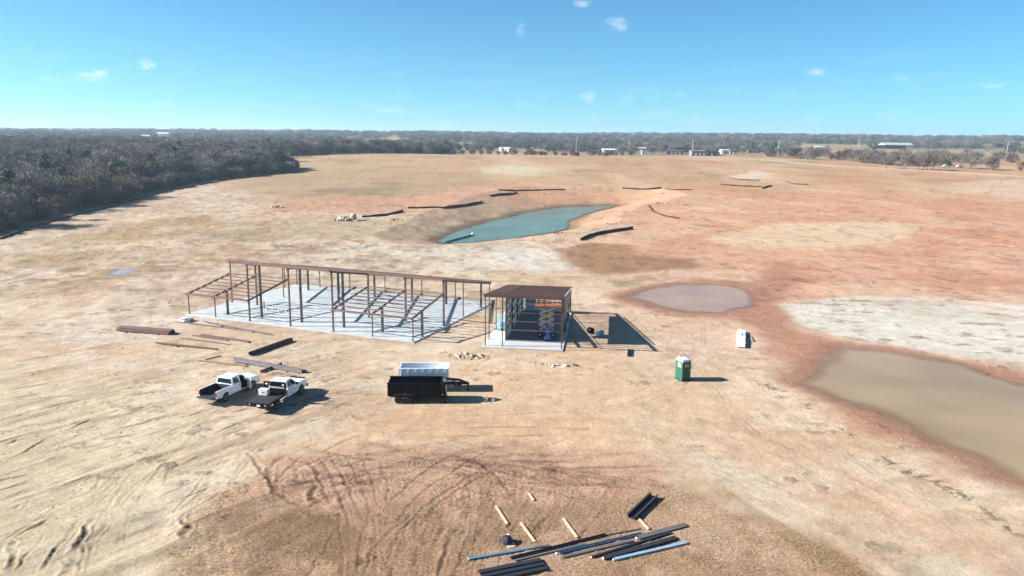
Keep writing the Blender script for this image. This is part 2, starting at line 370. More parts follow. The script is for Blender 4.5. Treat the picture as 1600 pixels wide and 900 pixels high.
    mix(region([(-86.92, 261.77), (-65.02, 286.06), (-37.40, 266.05), (-32.98, 234.26), (-53.01, 232.45), (-73.69, 233.75)], 8, 8, 14., 56, 20), C(218, 165, 130), .7)
    mix(region([(-23.99, 446.65), (-1.00, 487.83), (23.22, 451.40), (10.33, 401.57), (-11.30, 406.58)], 12, 9, 18.), C(222, 205, 172))
    mix(region([(112.64, 397.99), (150.60, 462.85), (152.59, 439.54), (128.81, 384.36)], 5, 8, 10.), C(233, 208, 180))
    mix(region([(223.42, 387.28), (284.97, 414.00), (268.40, 345.31), (211.67, 305.71), (202.71, 335.37)], 10, 12, 20.), C(228, 200, 170), .8)
    mix(region([(48.20, 186.87), (74.90, 214.90), (105.44, 228.52), (121.37, 221.75), (114.65, 204.75), (92.65, 180.64), (66.45, 168.12), (52.61, 171.31)], 3.0, 2.5, 9.), C(233, 204, 168), .9)
    mix(region([(21.47, 175.59), (34.90, 200.42), (58.22, 223.24), (52.83, 201.90), (42.34, 186.33), (30.87, 176.46)], 6, 5), C(228, 192, 158), .7)
    # left field bands
    mix(region([(-110.75, 156.87), (-105.41, 200.23), (-95.24, 231.56), (-77.25, 209.67), (-78.78, 162.39), (-85.59, 142.20), (-96.82, 136.56)], 5, 9, 14., 57)*sstep(.35, .6, n_str2), C(190, 158, 112), .8)
    mix(region([(-89.88, 126.47), (-79.13, 137.38), (-62.34, 146.80), (-55.23, 132.44), (-69.38, 121.88), (-83.09, 116.58)], 4, 7, 12., 58)*sstep(.4, .65, n_str), C(180, 152, 112), .8)
    mix(region([(-78.92, 187.02), (-64.60, 193.40), (-51.80, 178.18), (-60.16, 170.66), (-71.96, 173.85)], 4, 5, 10., 59), C(182, 158, 120), .7)
    mix(region([(-74.87, 154.10), (-56.60, 168.93), (-30.59, 192.67), (-17.78, 167.25), (-20.72, 146.09), (-56.12, 151.13)], 6, 8, 14., 61)*sstep(.45, .65, n_str), C(180, 152, 118), .5)
    mix(region([(-66.67, 211.04), (-52.10, 211.87), (-26.39, 213.58), (-21.13, 186.49), (-31.86, 180.52), (-50.24, 178.23)], 5, 6, 12., 62), C(205, 185, 148), .8)
    mix(region([(-43.78, 165.33), (-14.80, 166.83), (14.57, 166.90), (12.70, 136.94), (-4.84, 135.57), (-26.51, 149.65)], 5, 6, 9., 63)*sstep(.3, .55, n_mid), WHT, .75)
    mix(region([(9.22, 162.87), (18.45, 176.25), (27.86, 172.04), (28.67, 159.22), (40.50, 154.90), (37.51, 145.54), (25.54, 137.57), (16.48, 132.98), (10.73, 143.44)], 2, 2.6, 6.), C(165, 122, 84), .85)
    mix(region([(27.70, 171.03), (51.21, 195.53), (44.32, 162.70), (35.21, 153.81), (27.70, 157.58)], 3, 4, 8.), C(214, 160, 126), .7)
    mix(region([(17.53, 127.49), (23.12, 130.42), (22.60, 124.08), (17.93, 122.20)], 1.5, 2, 3.), C(150, 135, 88), .7)
    # white caliche on the right, red wash round the puddles
    mud = region([(15.40, 115.07), (22.04, 124.03), (33.73, 131.21), (44.23, 129.50), (53.12, 152.58), (60.64, 154.69), (53.28, 130.01), (41.75, 112.72), (37.83, 92.20), (43.62, 86.05), (51.12, 82.91), (56.19, 76.13), (62.25, 69.30), (40.50, 42.33), (36.34, 48.06), (34.03, 51.77), (31.95, 57.15), (29.78, 64.50), (28.38, 73.88), (31.46, 88.06), (31.57, 100.48), (22.92, 102.12), (17.36, 107.73)], 2.4, 2.6, 6., 64)
    mix(mud, C(189, 138, 108), .92)
    wht = region([(40.45, 109.89), (51.85, 116.37), (68.30, 117.99), (79.52, 111.34), (88.50, 102.87), (66.15, 75.60), (58.71, 80.82), (51.52, 83.62), (44.18, 88.94), (39.77, 95.65)], 1.3, 1.7, 5., 65)
    mix(wht, WHT, .95)
    mix(region([(54.63, 113.41), (70.13, 115.69), (78.90, 110.43), (73.22, 102.09), (60.72, 104.30)], 3, 3, 5., 66)*sstep(.45, .6, n_mid), C(226, 190, 160), .8)
    mix(wht*sstep(.64, .74, fbm(X/2.2, Y, 1.6, 4, 92)), C(150, 132, 92), .7)
    for pd in (PUD1, PUD2):
        P = np.asarray(pd); idx = np.where((X > P[:, 0].min()-9) & (X < P[:, 0].max()+9) & (Y > P[:, 1].min()-9) & (Y < P[:, 1].max()+9))[0]
        d = sdist(X[idx], Y[idx], pd) + 1.2*(fbm(X[idx], Y[idx], 3., 4, 67)-.5)
        w = np.zeros(len(X)); w[idx] = sstep(-2.6, -.2, d); mix(w, C(186, 136, 106), .75); wet = np.maximum(wet, w)
    w = region(PUD3, 3.5, 2.); mix(w, C(190, 172, 138), .6)
    # pond banks
    idx = np.where((X > -60) & (X < 110) & (Y > 120) & (Y < 340))[0]
    d = sdist(X[idx], Y[idx], POND) + 3*(n_mid[idx]-.5)
    w = np.zeros(len(X)); w[idx] = sstep(-22, -8, d); mix(w*sstep(.35, .6, n_mid), C(206, 172, 134), .75)
    w[idx] = sstep(-4.5, -1., d); mix(w, C(150, 118, 84), .85); wet = np.maximum(wet, w*.6)
    # near ground: trampled grass, churned red earth, tracks
    g1 = region([(-20.94, 42.96), (-20.78, 47.33), (-17.08, 49.70), (-10.25, 46.02), (-5.23, 47.83), (0.17, 50.26), (9.63, 50.47), (15.33, 45.78), (18.41, 42.54), (21.12, 39.68), (21.66, 34.39), (18.23, 28.09), (-16.36, 27.52)], 1.0, 1.9, 3.5, 70)
    mix(g1, C(198, 162, 130), .85)
    gd = g1*sstep(.42, .62, fbm(X, Y, 3.2, 5, 71))
    mix(gd, C(168, 133, 99), .65); grass = np.maximum(grass, g1)
    g2 = region([(-21.19, 44.19), (-10.11, 45.31), (-7.57, 40.58), (-7.72, 33.82), (-17.21, 33.63)], 1.2, 1.3, 3., 72); mix(g2*sstep(.35, .6, n_small), C(150, 119, 84), .6); grass = np.maximum(grass, g2)
    g3 = region([(15.93, 47.82), (20.52, 42.73), (22.83, 37.88), (19.63, 34.35), (15.88, 35.93), (15.11, 41.10), (13.83, 45.05)], 2., 2., 3., 73)*sstep(.4, .6, n_dir); mix(g3, C(162, 136, 96), .7)
    mix(region([(11.10, 50.76), (17.27, 45.13), (19.47, 41.20), (17.08, 39.05), (11.77, 40.31), (11.26, 44.98)], 2, 2, 3., 74)*sstep(.4, .65, n_small), C(206, 178, 148), .7)
    red = region([(-19.82, 52.45), (-15.86, 53.72), (-11.43, 55.41), (-4.92, 54.58), (0.16, 56.08), (6.84, 55.29), (10.72, 53.97), (12.42, 50.27), (8.04, 46.22), (3.68, 46.42), (0.61, 45.44), (-4.04, 44.60), (-6.23, 42.10), (-9.72, 43.45), (-13.27, 44.37), (-16.67, 47.72)], .9, 1.6, 3., 75)
    mix(red, C(210, 170, 139), .85)
    mix(red*sstep(.52, .68, n_small), C(190, 148, 117), .5)
    mix(region([(-9.93, 44.45), (-4.12, 45.47), (-2.44, 33.92), (-7.72, 33.82)], 1.2, 1.5, 3., 76), C(182, 148, 116), .7)
    mix(region([(-13.79, 63.03), (-2.20, 63.42), (9.14, 60.92), (8.39, 55.36), (-1.93, 56.24), (-10.22, 55.85)], 3, 3.5, 6., 77), C(228, 187, 146), .7)
    mix(region([(20.84, 64.33), (27.88, 49.17), (31.82, 36.26), (29.32, 33.01), (25.79, 37.94), (19.27, 51.02), (16.35, 58.29)], 2., 2.2, 6., 78)*sstep(.35, .6, n_dir), C(222, 184, 150), .7)
    mix(region([(-56.21, 77.47), (-28.74, 62.70), (-16.89, 33.64), (-35.61, 33.27), (-76.45, 76.54)], 4, 4, 8., 79), C(223, 204, 166), .6)
    near = sstep(110, 60, Y)
    leftm = sstep(-6, -16, X + .12*(Y-40))
    dz += near*leftm*.16*(n_dia-.5); col *= (1 - .22*near*leftm*sstep(.52, .70, n_dia))[:, None]
    dz += near*.05*(n_small-.5)
    col *= (1 - .16*sstep(70, 140, Y)*sstep(330, 200, Y)*sstep(.55, .75, n_str))[:, None]
    dz += sstep(95, 130, Y)*sstep(330, 200, Y)*.5*(n_str-.5)*sstep(20, -30, X)
    # strokes: ruts and wheel tracks
    rs = np.random.RandomState(5)
    def stroke(poly, w, dark, dep, lug=0, full=False):
        P = np.asarray(poly, float)
        idx = np.where((X > P[:, 0].min()-4*w) & (X < P[:, 0].max()+4*w) & (Y > P[:, 1].min()-4*w) & (Y < P[:, 1].max()+4*w))[0]
        if not len(idx): return
        x, y = X[idx], Y[idx]; best = np.full(len(idx), 1e9)
        jx, jy = (fbm(x, y, .9, 3, 80)-.5)*2, (fbm(x, y, .9, 3, 81)-.5)*2; x = x + 1.1*w*jx; y = y + 1.1*w*jy; w = .62*w; par = np.zeros(len(idx)); acc_ = 0.
        for (ax, ay), (bx, by) in zip(P[:-1], P[1:]):
            ex, ey = bx-ax, by-ay; t = np.clip(((x-ax)*ex+(y-ay)*ey)/(ex*ex+ey*ey+1e-9), 0, 1)
            dd = np.hypot(x-ax-t*ex, y-ay-t*ey); sl = math.hypot(ex, ey); par = np.where(dd < best, acc_+t*sl, par); best = np.minimum(best, dd); acc_ += sl
        tap = sstep(0, .28*acc_+.01, par)*sstep(0, .28*acc_+.01, acc_-par)*(.25+.75*sstep(.38, .6, fbm(X[idx], Y[idx], 1.6, 3, 83)))
        if full: tap = .6+.4*tap
        if lug: tap = tap*(.55+.45*np.sign(np.sin(2*math.pi*(par+.8*best)/lug)))
        q = best/w; m = np.exp(-q*q)*(.55+.9*fbm(X[idx], Y[idx], 2.5, 3, 82))*tap
        dz[idx] += .42*dep*tap*(-np.exp(-q*q) + .6*np.exp(-((q-1.7)/.6)**2))
        f = np.clip(1-1.2*dark*m, .3, 1.2)
        col[idx] *= f[:, None]**np.array([1., 1.06, 1.12])
    def smooth_poly(P, n=14):
        P = np.asarray(P, float); k = len(P)
        if k < 3: return P
        t = np.linspace(0, k-1, n); out = []
        for tt in t:
            i = min(int(tt), k-2); f = tt-i; p0 = P[max(i-1, 0)]; p1 = P[i]; p2 = P[i+1]; p3 = P[min(i+2, k-1)]
            out.append(.5*((2*p1)+(p2-p0)*f+(2*p0-5*p1+4*p2-p3)*f*f+(3*p1-p0-3*p2+p3)*f**3))
        return np.array(out)
    def pair(P, gauge, w, dark, dep):
        P = smooth_poly(P); T = np.gradient(P, axis=0); N = np.stack([-T[:, 1], T[:, 0]], 1)/np.hypot(T[:, 0], T[:, 1])[:, None]
        stroke(P+N*gauge/2, w, dark, dep); stroke(P-N*gauge/2, w, dark, dep)
    # churned turning marks
    for P, w, dk, dp in [
        ([(-20.29, 53.38), (-18.66, 50.91), (-17.09, 48.59), (-16.15, 47.07), (-15.06, 46.09), (-13.99, 45.39)], .22, .45, .12), ([(-17.48, 52.49), (-17.83, 51.15), (-17.44, 49.38), (-16.60, 47.92)], .25, .4, .12),
        ([(-15.98, 46.25), (-16.60, 47.92), (-16.51, 50.13), (-16.02, 52.55)], .2, .3, .09), ([(-16.75, 52.52), (-15.35, 51.90), (-14.31, 50.52), (-13.58, 48.79), (-12.48, 46.60)], .22, .4, .1), ([(-13.92, 47.99), (-13.75, 47.04), (-13.20, 46.31), (-12.63, 45.96)], .3, .5, .16),
        ([(-15.59, 50.69), (-15.51, 49.45), (-14.77, 48.47), (-14.04, 48.78)], .22, .4, .1), ([(-14.59, 52.70), (-13.19, 50.02), (-11.70, 46.62), (-10.19, 42.79)], .16, .3, .08), ([(-14.06, 53.52), (-12.62, 50.56), (-11.01, 47.10), (-9.47, 43.46)], .16, .28, .08),
        ([(-12.71, 53.09), (-11.24, 49.86), (-9.95, 46.67), (-8.90, 43.47)], .14, .28, .07), ([(-11.41, 52.78), (-10.06, 49.59), (-8.83, 45.34)], .14, .25, .07), ([(-9.80, 52.05), (-8.61, 48.14), (-8.35, 46.07), (-7.89, 45.36)], .15, .22, .06),
        ([(-8.00, 46.08), (-6.78, 49.39), (-5.22, 52.47), (-3.40, 54.64)], .16, .3, .08), ([(-7.17, 43.51), (-6.06, 47.24), (-4.12, 50.85), (-1.86, 54.23)], .16, .35, .08), ([(-7.10, 37.88), (-6.83, 42.09), (-5.07, 46.34), (-3.08, 49.51), (-1.32, 52.83)], .16, .3, .07),
        ([(-5.53, 42.91), (-4.59, 45.90), (-2.59, 49.12), (-0.32, 51.75)], .16, .3, .07), ([(-2.80, 53.01), (-1.50, 50.93), (-0.52, 48.90), (-0.13, 47.26)], .18, .4, .1), ([(-11.24, 37.41), (-11.10, 39.24), (-10.87, 41.38)], .14, .35, .07), ([(-9.39, 37.20), (-9.92, 39.82), (-11.27, 44.41)], .12, .3, .06),
        ([(-8.07, 37.23), (-8.21, 39.85), (-7.43, 42.08), (-6.51, 44.11)], .15, .28, .06), ([(-6.63, 37.26), (-6.86, 38.20)], .2, .4, .08), ([(-8.75, 39.15), (-8.58, 38.16)], .2, .4, .08),
        ([(-20.96, 43.20), (-20.48, 42.57), (-19.89, 41.42)], .3, .5, .2), ([(-20.97, 41.17), (-20.33, 42.41), (-19.74, 43.23), (-18.91, 44.25)], .16, .35, .08), ([(-21.53, 42.39), (-20.72, 45.06), (-20.08, 46.69)], .14, .25, .06), ([(-21.94, 44.17), (-21.91, 46.84), (-22.13, 49.28)], .12, .25, .05), ([(-21.58, 44.61), (-21.23, 47.32), (-20.69, 48.80)], .12, .25, .05)]:
        stroke(smooth_poly(P), w*1.25, dk*1.0, dp*1.0, full=True)
    # treaded sweeps over the red earth
    for k in range(70):
        a0 = rs.uniform(0, 1); cx, cy = (-5+rs.uniform(-9, 12), 51+rs.uniform(-3.5, 4)); L = rs.uniform(3, 8); an = rs.choice([R(5), R(12), R(38), R(-25), R(150)]) + rs.uniform(-.15, .15)
        t = np.linspace(-1, 1, 7); b = rs.uniform(-.6, .6)
        P = np.stack([cx+L*t*math.cos(an)-b*t*t*math.sin(an), cy+L*t*math.sin(an)*.8+b*t*t*math.cos(an)], 1)
        stroke(P, rs.uniform(.2, .34), rs.uniform(.18, .36), .05, lug=rs.choice([.34, .42, 0]), full=True)
    for k in range(46):
        x0 = rs.uniform(-16, 10); P = np.array([[x0, 52-rs.uniform(0, 3)], [x0*.75+rs.uniform(-1, 1), 46], [x0*.55-1.5, 40], [x0*.45-2, 35]])
        stroke(smooth_poly(P), rs.uniform(.12, .24), rs.uniform(.14, .3), .04, lug=rs.choice([0, 0, .36]))
    # pale lane lines in the stubble
    for P in ([(-19.94, 43.22), (-18.05, 39.64), (-16.62, 37.04)], [(-18.77, 43.58), (-16.84, 39.66), (-15.55, 37.07)], [(-8.55, 37.84), (-8.68, 41.29), (-8.67, 44.48)]): stroke(P, .16, -.5, .0, full=True)
    # left: deep ruts and drag marks
    for P, w, dk, dp in [
        ([(-37.97, 50.93), (-37.58, 53.25), (-37.49, 55.90), (-36.72, 58.12), (-36.18, 60.02), (-34.51, 61.60)], .18, .5, .16), ([(-40.11, 54.04), (-39.78, 55.05), (-39.78, 55.83)], .2, .4, .12), ([(-34.11, 60.84), (-33.23, 62.45), (-33.01, 65.00)], .14, .4, .1),
        ([(-30.99, 41.93), (-30.07, 42.99), (-29.98, 44.86), (-29.07, 46.22), (-28.97, 47.62), (-29.50, 49.40)], .2, .4, .14), ([(-30.16, 40.81), (-29.81, 41.96), (-29.39, 43.34)], .22, .5, .16), ([(-29.58, 38.71), (-30.21, 40.08), (-30.76, 40.65)], .3, .5, .2), ([(-27.92, 36.81), (-28.70, 38.73), (-29.86, 40.23), (-30.95, 40.94)], .25, .4, .18), ([(-27.64, 36.82), (-28.10, 39.01), (-28.59, 41.61)], .16, .35, .12),
        ([(-26.16, 36.85), (-26.79, 39.32), (-26.95, 40.53)], .2, .5, .18), ([(-24.58, 36.89), (-25.08, 38.15), (-25.69, 38.94)], .35, .6, .25), ([(-25.61, 38.80), (-25.74, 40.05), (-26.24, 41.51), (-27.00, 44.08)], .3, .6, .22), ([(-23.88, 36.90), (-24.88, 38.82), (-25.93, 40.92)], .16, .5, .14), ([(-23.63, 36.91), (-24.51, 38.96), (-25.14, 40.21)], .14, .4, .12),
        ([(-29.21, 55.42), (-28.56, 56.22), (-27.98, 58.43), (-27.26, 59.92)], .16, .45, .12), ([(-33.24, 55.27), (-31.39, 56.65), (-30.54, 55.61)], .22, .45, .12), ([(-30.36, 50.10), (-30.31, 51.75), (-29.77, 53.52)], .12, .3, .08), ([(-30.51, 40.07), (-30.44, 41.41), (-29.92, 42.75)], .15, .35, .1),
        ([(-31.91, 43.93), (-32.12, 45.22), (-32.63, 47.02), (-33.40, 48.97)], .14, .3, .08), ([(-24.10, 46.80), (-24.93, 49.73), (-26.04, 52.45)], .1, .25, .06), ([(-21.93, 36.94), (-22.94, 39.54), (-24.09, 42.50)], .1, .2, .05), ([(-43.57, 59.08), (-43.47, 60.56), (-42.00, 60.88)], .16, .4, .12), ([(-42.98, 59.82), (-42.83, 60.87), (-42.74, 61.33)], .2, .4, .12), ([(-40.34, 59.16), (-39.62, 60.66), (-39.24, 61.92)], .14, .3, .1)]:
        stroke(smooth_poly(P), w, dk, dp)
    for k in range(150):     # scraper scratches over the left pad
        x0, y0 = rs.uniform(-52, -14), rs.uniform(42, 78); L = rs.uniform(1.5, 6); an = R(rs.uniform(38, 62)) if y0 < 62 else R(rs.uniform(12, 35))
        t = np.linspace(0, 1, 5); P = np.stack([x0+L*t*math.cos(an), y0+L*t*math.sin(an)+.3*t*t], 1)
        stroke(P, rs.uniform(.1, .24), rs.uniform(.2, .5), rs.uniform(.05, .13))
    for k in range(230):     # drag marks farther left and behind the frame
        x0, y0 = rs.uniform(-110, -10), rs.uniform(105, 200); L = rs.uniform(2, 11); an = R(rs.uniform(2, 30))
        t = np.linspace(0, 1, 5); P = np.stack([x0+L*t*math.cos(an), y0+L*t*math.sin(an)], 1)
        if abs(P[:, 0].mean()+24) < 26 and P[:, 1].mean() < 125: continue
        stroke(P, rs.uniform(.25, .6), rs.uniform(.15, .4), rs.uniform(.06, .22))
    col *= (1 - .10*sstep(92, 125, Y)*sstep(10, -30, X)*sstep(400, 300, Y))[:, None]
    # clods and scuffs strewn over the pad
    sp = fbm(X/1.7, Y, 1.0, 4, 95); w_ = sstep(.66, .76, sp)*sstep(.45, .6, fbm(X, Y, 9., 3, 96)); col *= (1-.34*w_*(1-.6*g1))[:, None]; dz += .07*w_*sstep(200, 90, Y)
    sp = fbm(X, Y/1.8, 2.6, 4, 97); w_ = sstep(.64, .74, sp)*sstep(90, 130, Y)*sstep(420, 250, Y); col *= (1-.26*w_)[:, None]
    # long paired wheel tracks of the site traffic
    for P in ([(-22.09, 33.54), (-25.76, 44.11), (-27.10, 54.21), (-25.83, 61.21), (-22.98, 66.29), (-16.48, 64.56), (-8.95, 61.61)], [(-16.23, 33.65), (-20.23, 45.96), (-20.51, 55.59), (-17.94, 61.27), (-11.21, 61.53), (-2.08, 60.37), (9.56, 64.06)], [(-15.70, 61.36), (-20.37, 70.03), (-26.39, 78.88), (-35.52, 78.47), (-48.07, 83.15), (-63.46, 88.03)], [(-9.17, 63.20), (-15.69, 72.17), (-23.55, 78.96), (-29.07, 76.37), (-34.92, 69.66), (-39.98, 62.20), (-42.82, 55.00)],
              [(-2.08, 60.37), (6.15, 65.48), (13.50, 73.40), (19.10, 80.61), (25.00, 92.35), (26.26, 113.09), (18.11, 127.57), (4.69, 133.02)], [(-2.14, 61.84), (1.41, 70.79), (5.58, 75.17), (11.74, 80.23), (16.37, 85.83)], [(-14.04, 54.48), (-8.74, 60.11), (0.14, 63.54), (11.93, 64.10), (20.68, 58.33), (26.87, 47.20), (31.00, 38.06)], [(-16.38, 52.08), (-10.22, 55.85), (0.15, 57.68), (10.69, 56.74), (18.55, 48.90), (24.29, 39.21)], [(-73.24, 102.24), (-62.12, 106.94), (-54.25, 117.13), (-56.58, 135.77), (-60.17, 154.80), (-46.62, 165.08), (-21.84, 154.10), (-0.03, 132.61)],
              [(-53.48, 77.60), (-54.71, 95.21), (-51.81, 107.40), (-51.53, 123.29)], [(-35.55, 47.41), (-34.75, 55.21), (-30.98, 62.55), (-26.78, 70.04)], [(-24.03, 33.50), (-26.88, 42.43), (-27.78, 49.66), (-25.63, 55.48), (-20.82, 59.69)]):
        for _ in range(2):
            P2 = np.array(P) + rs.uniform(-1.2, 1.2, 2); pair(P2, 1.75, rs.uniform(.13, .22), rs.uniform(.08, .2), .03)
    # road arcs on the right side of the pad
    for k in range(16):
        o = rs.uniform(-3, 3); P = np.array([(16.04, 98.98), (21.90, 86.25), (22.63, 64.39), (24.57, 52.25), (27.62, 44.53), (31.00, 38.06)]); P = smooth_poly(P + np.array([o, o*.35+rs.uniform(-.3, .3)]))
        stroke(P, rs.uniform(.12, .3), rs.uniform(.04, .13), .02)
    for k in range(12):
        o = rs.uniform(-5, 4); P = smooth_poly(np.array([(-13.79, 63.03), (-2.11, 61.09), (9.56, 64.06), (17.09, 71.48), (20.59, 80.75), (17.21, 95.40), (14.67, 127.19), (-0.03, 132.61)]) + np.array([o*.3, o]))
        stroke(P, rs.uniform(.15, .3), rs.uniform(.03, .10), .015)
    for P in ([(19.47, 98.32), (23.47, 96.56), (28.38, 94.31)],): stroke(P, .14, .5, .06)
    for P in ([(24.26, 153.19), (31.80, 164.73), (42.87, 188.73)], [(25.25, 150.92), (35.10, 166.72), (45.99, 191.47)], [(26.05, 147.81), (35.62, 162.23), (47.36, 186.81)]): stroke(P, .35, .25, .1)
    for P in ([(-3.46, 334.02), (4.08, 365.21), (10.73, 377.78)], [(2.32, 334.25), (10.44, 366.80), (15.52, 375.05)], [(8.12, 335.00), (14.93, 360.12), (18.60, 371.67)]): stroke(P, .7, .15, .1)
    for P in ([(48.32, 177.94), (55.09, 174.51), (62.01, 176.83)], [(115.41, 204.83), (121.17, 218.85)], [(108.20, 196.39), (119.38, 213.10)], [(132.52, 230.59), (143.70, 239.39)]): stroke(P, .4, .35, .2)
    for k in range(46):
        x0, y0 = rs.uniform(20, 150), rs.uniform(110, 330); L = rs.uniform(5, 22); an = R(rs.uniform(-12, 16)); t = np.linspace(0, 1, 5)
        stroke(np.stack([x0+L*t*math.cos(an), y0+L*t*math.sin(an)], 1), rs.uniform(.3, .9), rs.uniform(.06, .2), .05)
    # pale gravel lane across the far right field
    lane = np.array([(122.43, 722.29), (169.91, 713.37), (206.23, 636.00), (227.00, 530.30), (256.22, 498.05), (298.52, 434.00), (323.29, 390.85)])
    dl = np.full(len(X), 1e9)
    for (ax, ay), (bx, by) in zip(lane[:-1], lane[1:]):
        ex, ey = bx-ax, by-ay; t = np.clip(((X-ax)*ex+(Y-ay)*ey)/(ex*ex+ey*ey), 0, 1); dl = np.minimum(dl, np.hypot(X-ax-t*ex, Y-ay-t*ey))
    mix(sstep(7, 3, dl), C(232, 208, 182), .95)
    mix(sstep(30, 4, np.abs(Y-np.interp(X, [170, 215], [745, 745])))*sstep(165, 172, X)*sstep(222, 214, X), C(230, 212, 190), .9)
    mix(sstep(650, 780, Y), C(158, 138, 104), .8); mix(sstep(900, 1000, Y)*sstep(.5, .62, fbm(X, Y, 160., 3, 90)), C(190, 168, 125), .8)
    # wood floor, and the margin out to the fence darkened with painted tree shade
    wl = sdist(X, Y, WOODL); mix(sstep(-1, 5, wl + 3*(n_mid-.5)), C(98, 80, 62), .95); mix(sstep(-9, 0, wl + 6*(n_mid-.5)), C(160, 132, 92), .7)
    # damp spoil round the slabs
    for poly, _ in FLATS: mix(region(poly, 1.6, 1.1, 1.5, 91, 4)*sstep(.42, .6, n_small), C(176, 140, 108), .6)
    lum = (col*np.array([.3, .6, .1])).sum(1, keepdims=True); col = np.clip(lum + (1.04+.07*sstep(90, 200, Y))[:, None]*(col-lum), .01, .9)
    col = np.clip(col*np.array([1., 1.005, 1.07]), .01, .9)
    Z = Z + dz*sstep(-.5, .3, Z+.4)
    me = bpy.data.meshes.new('ground'); nv = nr*nc
    me.vertices.add(nv); me.vertices.foreach_set('co', np.stack([X, Y, Z], 1).astype(np.float32).ravel())
    i = (np.arange(nr-1)[:, None]*nc + np.arange(nc-1)[None, :]).ravel()
    q = np.stack([i, i+1, i+nc+1, i+nc], 1).astype(np.int32); nq = len(q)
    me.loops.add(nq*4); me.loops.foreach_set('vertex_index', q.ravel()); me.polygons.add(nq)
    me.polygons.foreach_set('loop_start', np.arange(nq, dtype=np.int32)*4); me.polygons.foreach_set('loop_total', np.full(nq, 4, np.int32))
    me.polygons.foreach_set('use_smooth', np.ones(nq, bool))
    me.update()
    a = me.attributes.new('soil', 'FLOAT_COLOR', 'POINT'); a.data.foreach_set('color', np.concatenate([np.clip(col, 0.01, .9), np.ones((nv, 1))], 1).astype(np.float32).ravel())
    a = me.attributes.new('cover', 'FLOAT', 'POINT'); a.data.foreach_set('value', np.clip(grass, 0, 1).astype(np.float32))
    a = me.attributes.new('damp', 'FLOAT', 'POINT'); a.data.foreach_set('value', np.clip(wet, 0, 1).astype(np.float32))
    o = bpy.data.objects.new('ground', me); COL.objects.link(o); struct(o)
    m = bpy.data.materials.new('graded_soil'); m.use_nodes = True; nt = m.node_tree; b = nt.nodes['Principled BSDF']
    def N(t, **k):
        n = nt.nodes.new(t)
        for p, v in k.items(): setattr(n, p, v)
        return n
    at = N('ShaderNodeAttribute', attribute_name='soil'); cv = N('ShaderNodeAttribute', attribute_name='cover'); dm = N('ShaderNodeAttribute', attribute_name='damp')
    geo = N('ShaderNodeNewGeometry')
    def noise(scale, detail, rough, vec=None):
        n = N('ShaderNodeTexNoise'); n.inputs['Scale'].default_value = scale; n.inputs['Detail'].default_value = detail; n.inputs['Roughness'].default_value = rough
        nt.links.new(vec or geo.outputs['Position'], n.inputs['Vector']); return n.outputs[0]
    def rng(v, a, b_, c, d):
        n = N('ShaderNodeMapRange'); nt.links.new(v, n.inputs[0])
        for k, x in enumerate((a, b_, c, d)): n.inputs[k+1].default_value = x
        return n.outputs[0]
    def mul(a, b_):
        n = N('ShaderNodeMath', operation='MULTIPLY')
        for k, x in enumerate((a, b_)):
            if isinstance(x, (int, float)): n.inputs[k].default_value = x
            else: nt.links.new(x, n.inputs[k])
        return n.outputs[0]
    n1 = noise(3.2, 7, .75); n2 = noise(.42, 9, .72); n3 = noise(.05, 6, .62)
    mpn = N('ShaderNodeMapping'); mpn.inputs['Rotation'].default_value = (0, 0, R(-14)); mpn.inputs['Scale'].default_value = (.8, .7, 1); nt.links.new(geo.outputs['Position'], mpn.inputs[0])
    n4 = noise(.8, 6, .65, mpn.outputs[0])
    t = mul(mul(rng(n1, .25, .75, .80, 1.17), rng(n2, .25, .75, .85, 1.14)), mul(rng(n3, .3, .7, .88, 1.10), rng(n4, .35, .65, .86, 1.12)))
    mx = N('ShaderNodeMix', data_type='RGBA', blend_type='MULTIPLY'); mx.inputs[0].default_value = 1
    nt.links.new(at.outputs['Color'], mx.inputs[6]); nt.links.new(t, mx.inputs[7])
    # dead stubble: straw and dark tufts
    g = noise(5.5, 5, .75); gg = N('ShaderNodeValToRGB'); nt.links.new(g, gg.inputs[0])
    gg.color_ramp.elements[0].position = .38; gg.color_ramp.elements[0].color = (.60, .58, .55, 1); gg.color_ramp.elements[1].position = .66; gg.color_ramp.elements[1].color = (1.42, 1.37, 1.30, 1)
    e = gg.color_ramp.elements.new(.5); e.color = (1, .99, .96, 1)
    mg = N('ShaderNodeMix', data_type='RGBA', blend_type='MULTIPLY'); nt.links.new(cv.outputs['Fac'], mg.inputs[0]); nt.links.new(mx.outputs[2], mg.inputs[6]); nt.links.new(gg.outputs[0], mg.inputs[7])
    fine = rng(noise(14., 5, .8), .3, .7, .80, 1.18); mf = N('ShaderNodeMix', data_type='RGBA', blend_type='MULTIPLY'); mf.inputs[0].default_value = 1
    nt.links.new(mg.outputs[2], mf.inputs[6]); nt.links.new(fine, mf.inputs[7]); mg = mf
    # small stones and clods
    vo = N('ShaderNodeTexVoronoi'); vo.inputs['Scale'].default_value = 1.1; nt.links.new(geo.outputs['Position'], vo.inputs['Vector'])
    cl = rng(vo.outputs['Distance'], .05, .11, .62, 1.0)
    cd = N('ShaderNodeMix', data_type='RGBA', blend_type='MULTIPLY'); nt.links.new(rng(n2, .52, .60, 0, 1), cd.inputs[0]); nt.links.new(mg.outputs[2], cd.inputs[6]); nt.links.new(cl, cd.inputs[7])
    nt.links.new(cd.outputs[2], b.inputs['Base Color'])
    nt.links.new(rng(dm.outputs['Fac'], 0, 1, .95, .55), b.inputs['Roughness']); b.inputs['Specular IOR Level'].default_value = .25
    bp = N('ShaderNodeBump'); bp.inputs['Strength'].default_value = .55; bp.inputs['Distance'].default_value = .10
    ad = N('ShaderNodeMath', operation='ADD'); nt.links.new(n1, ad.inputs[0]); nt.links.new(mul(n2, 3.), ad.inputs[1])
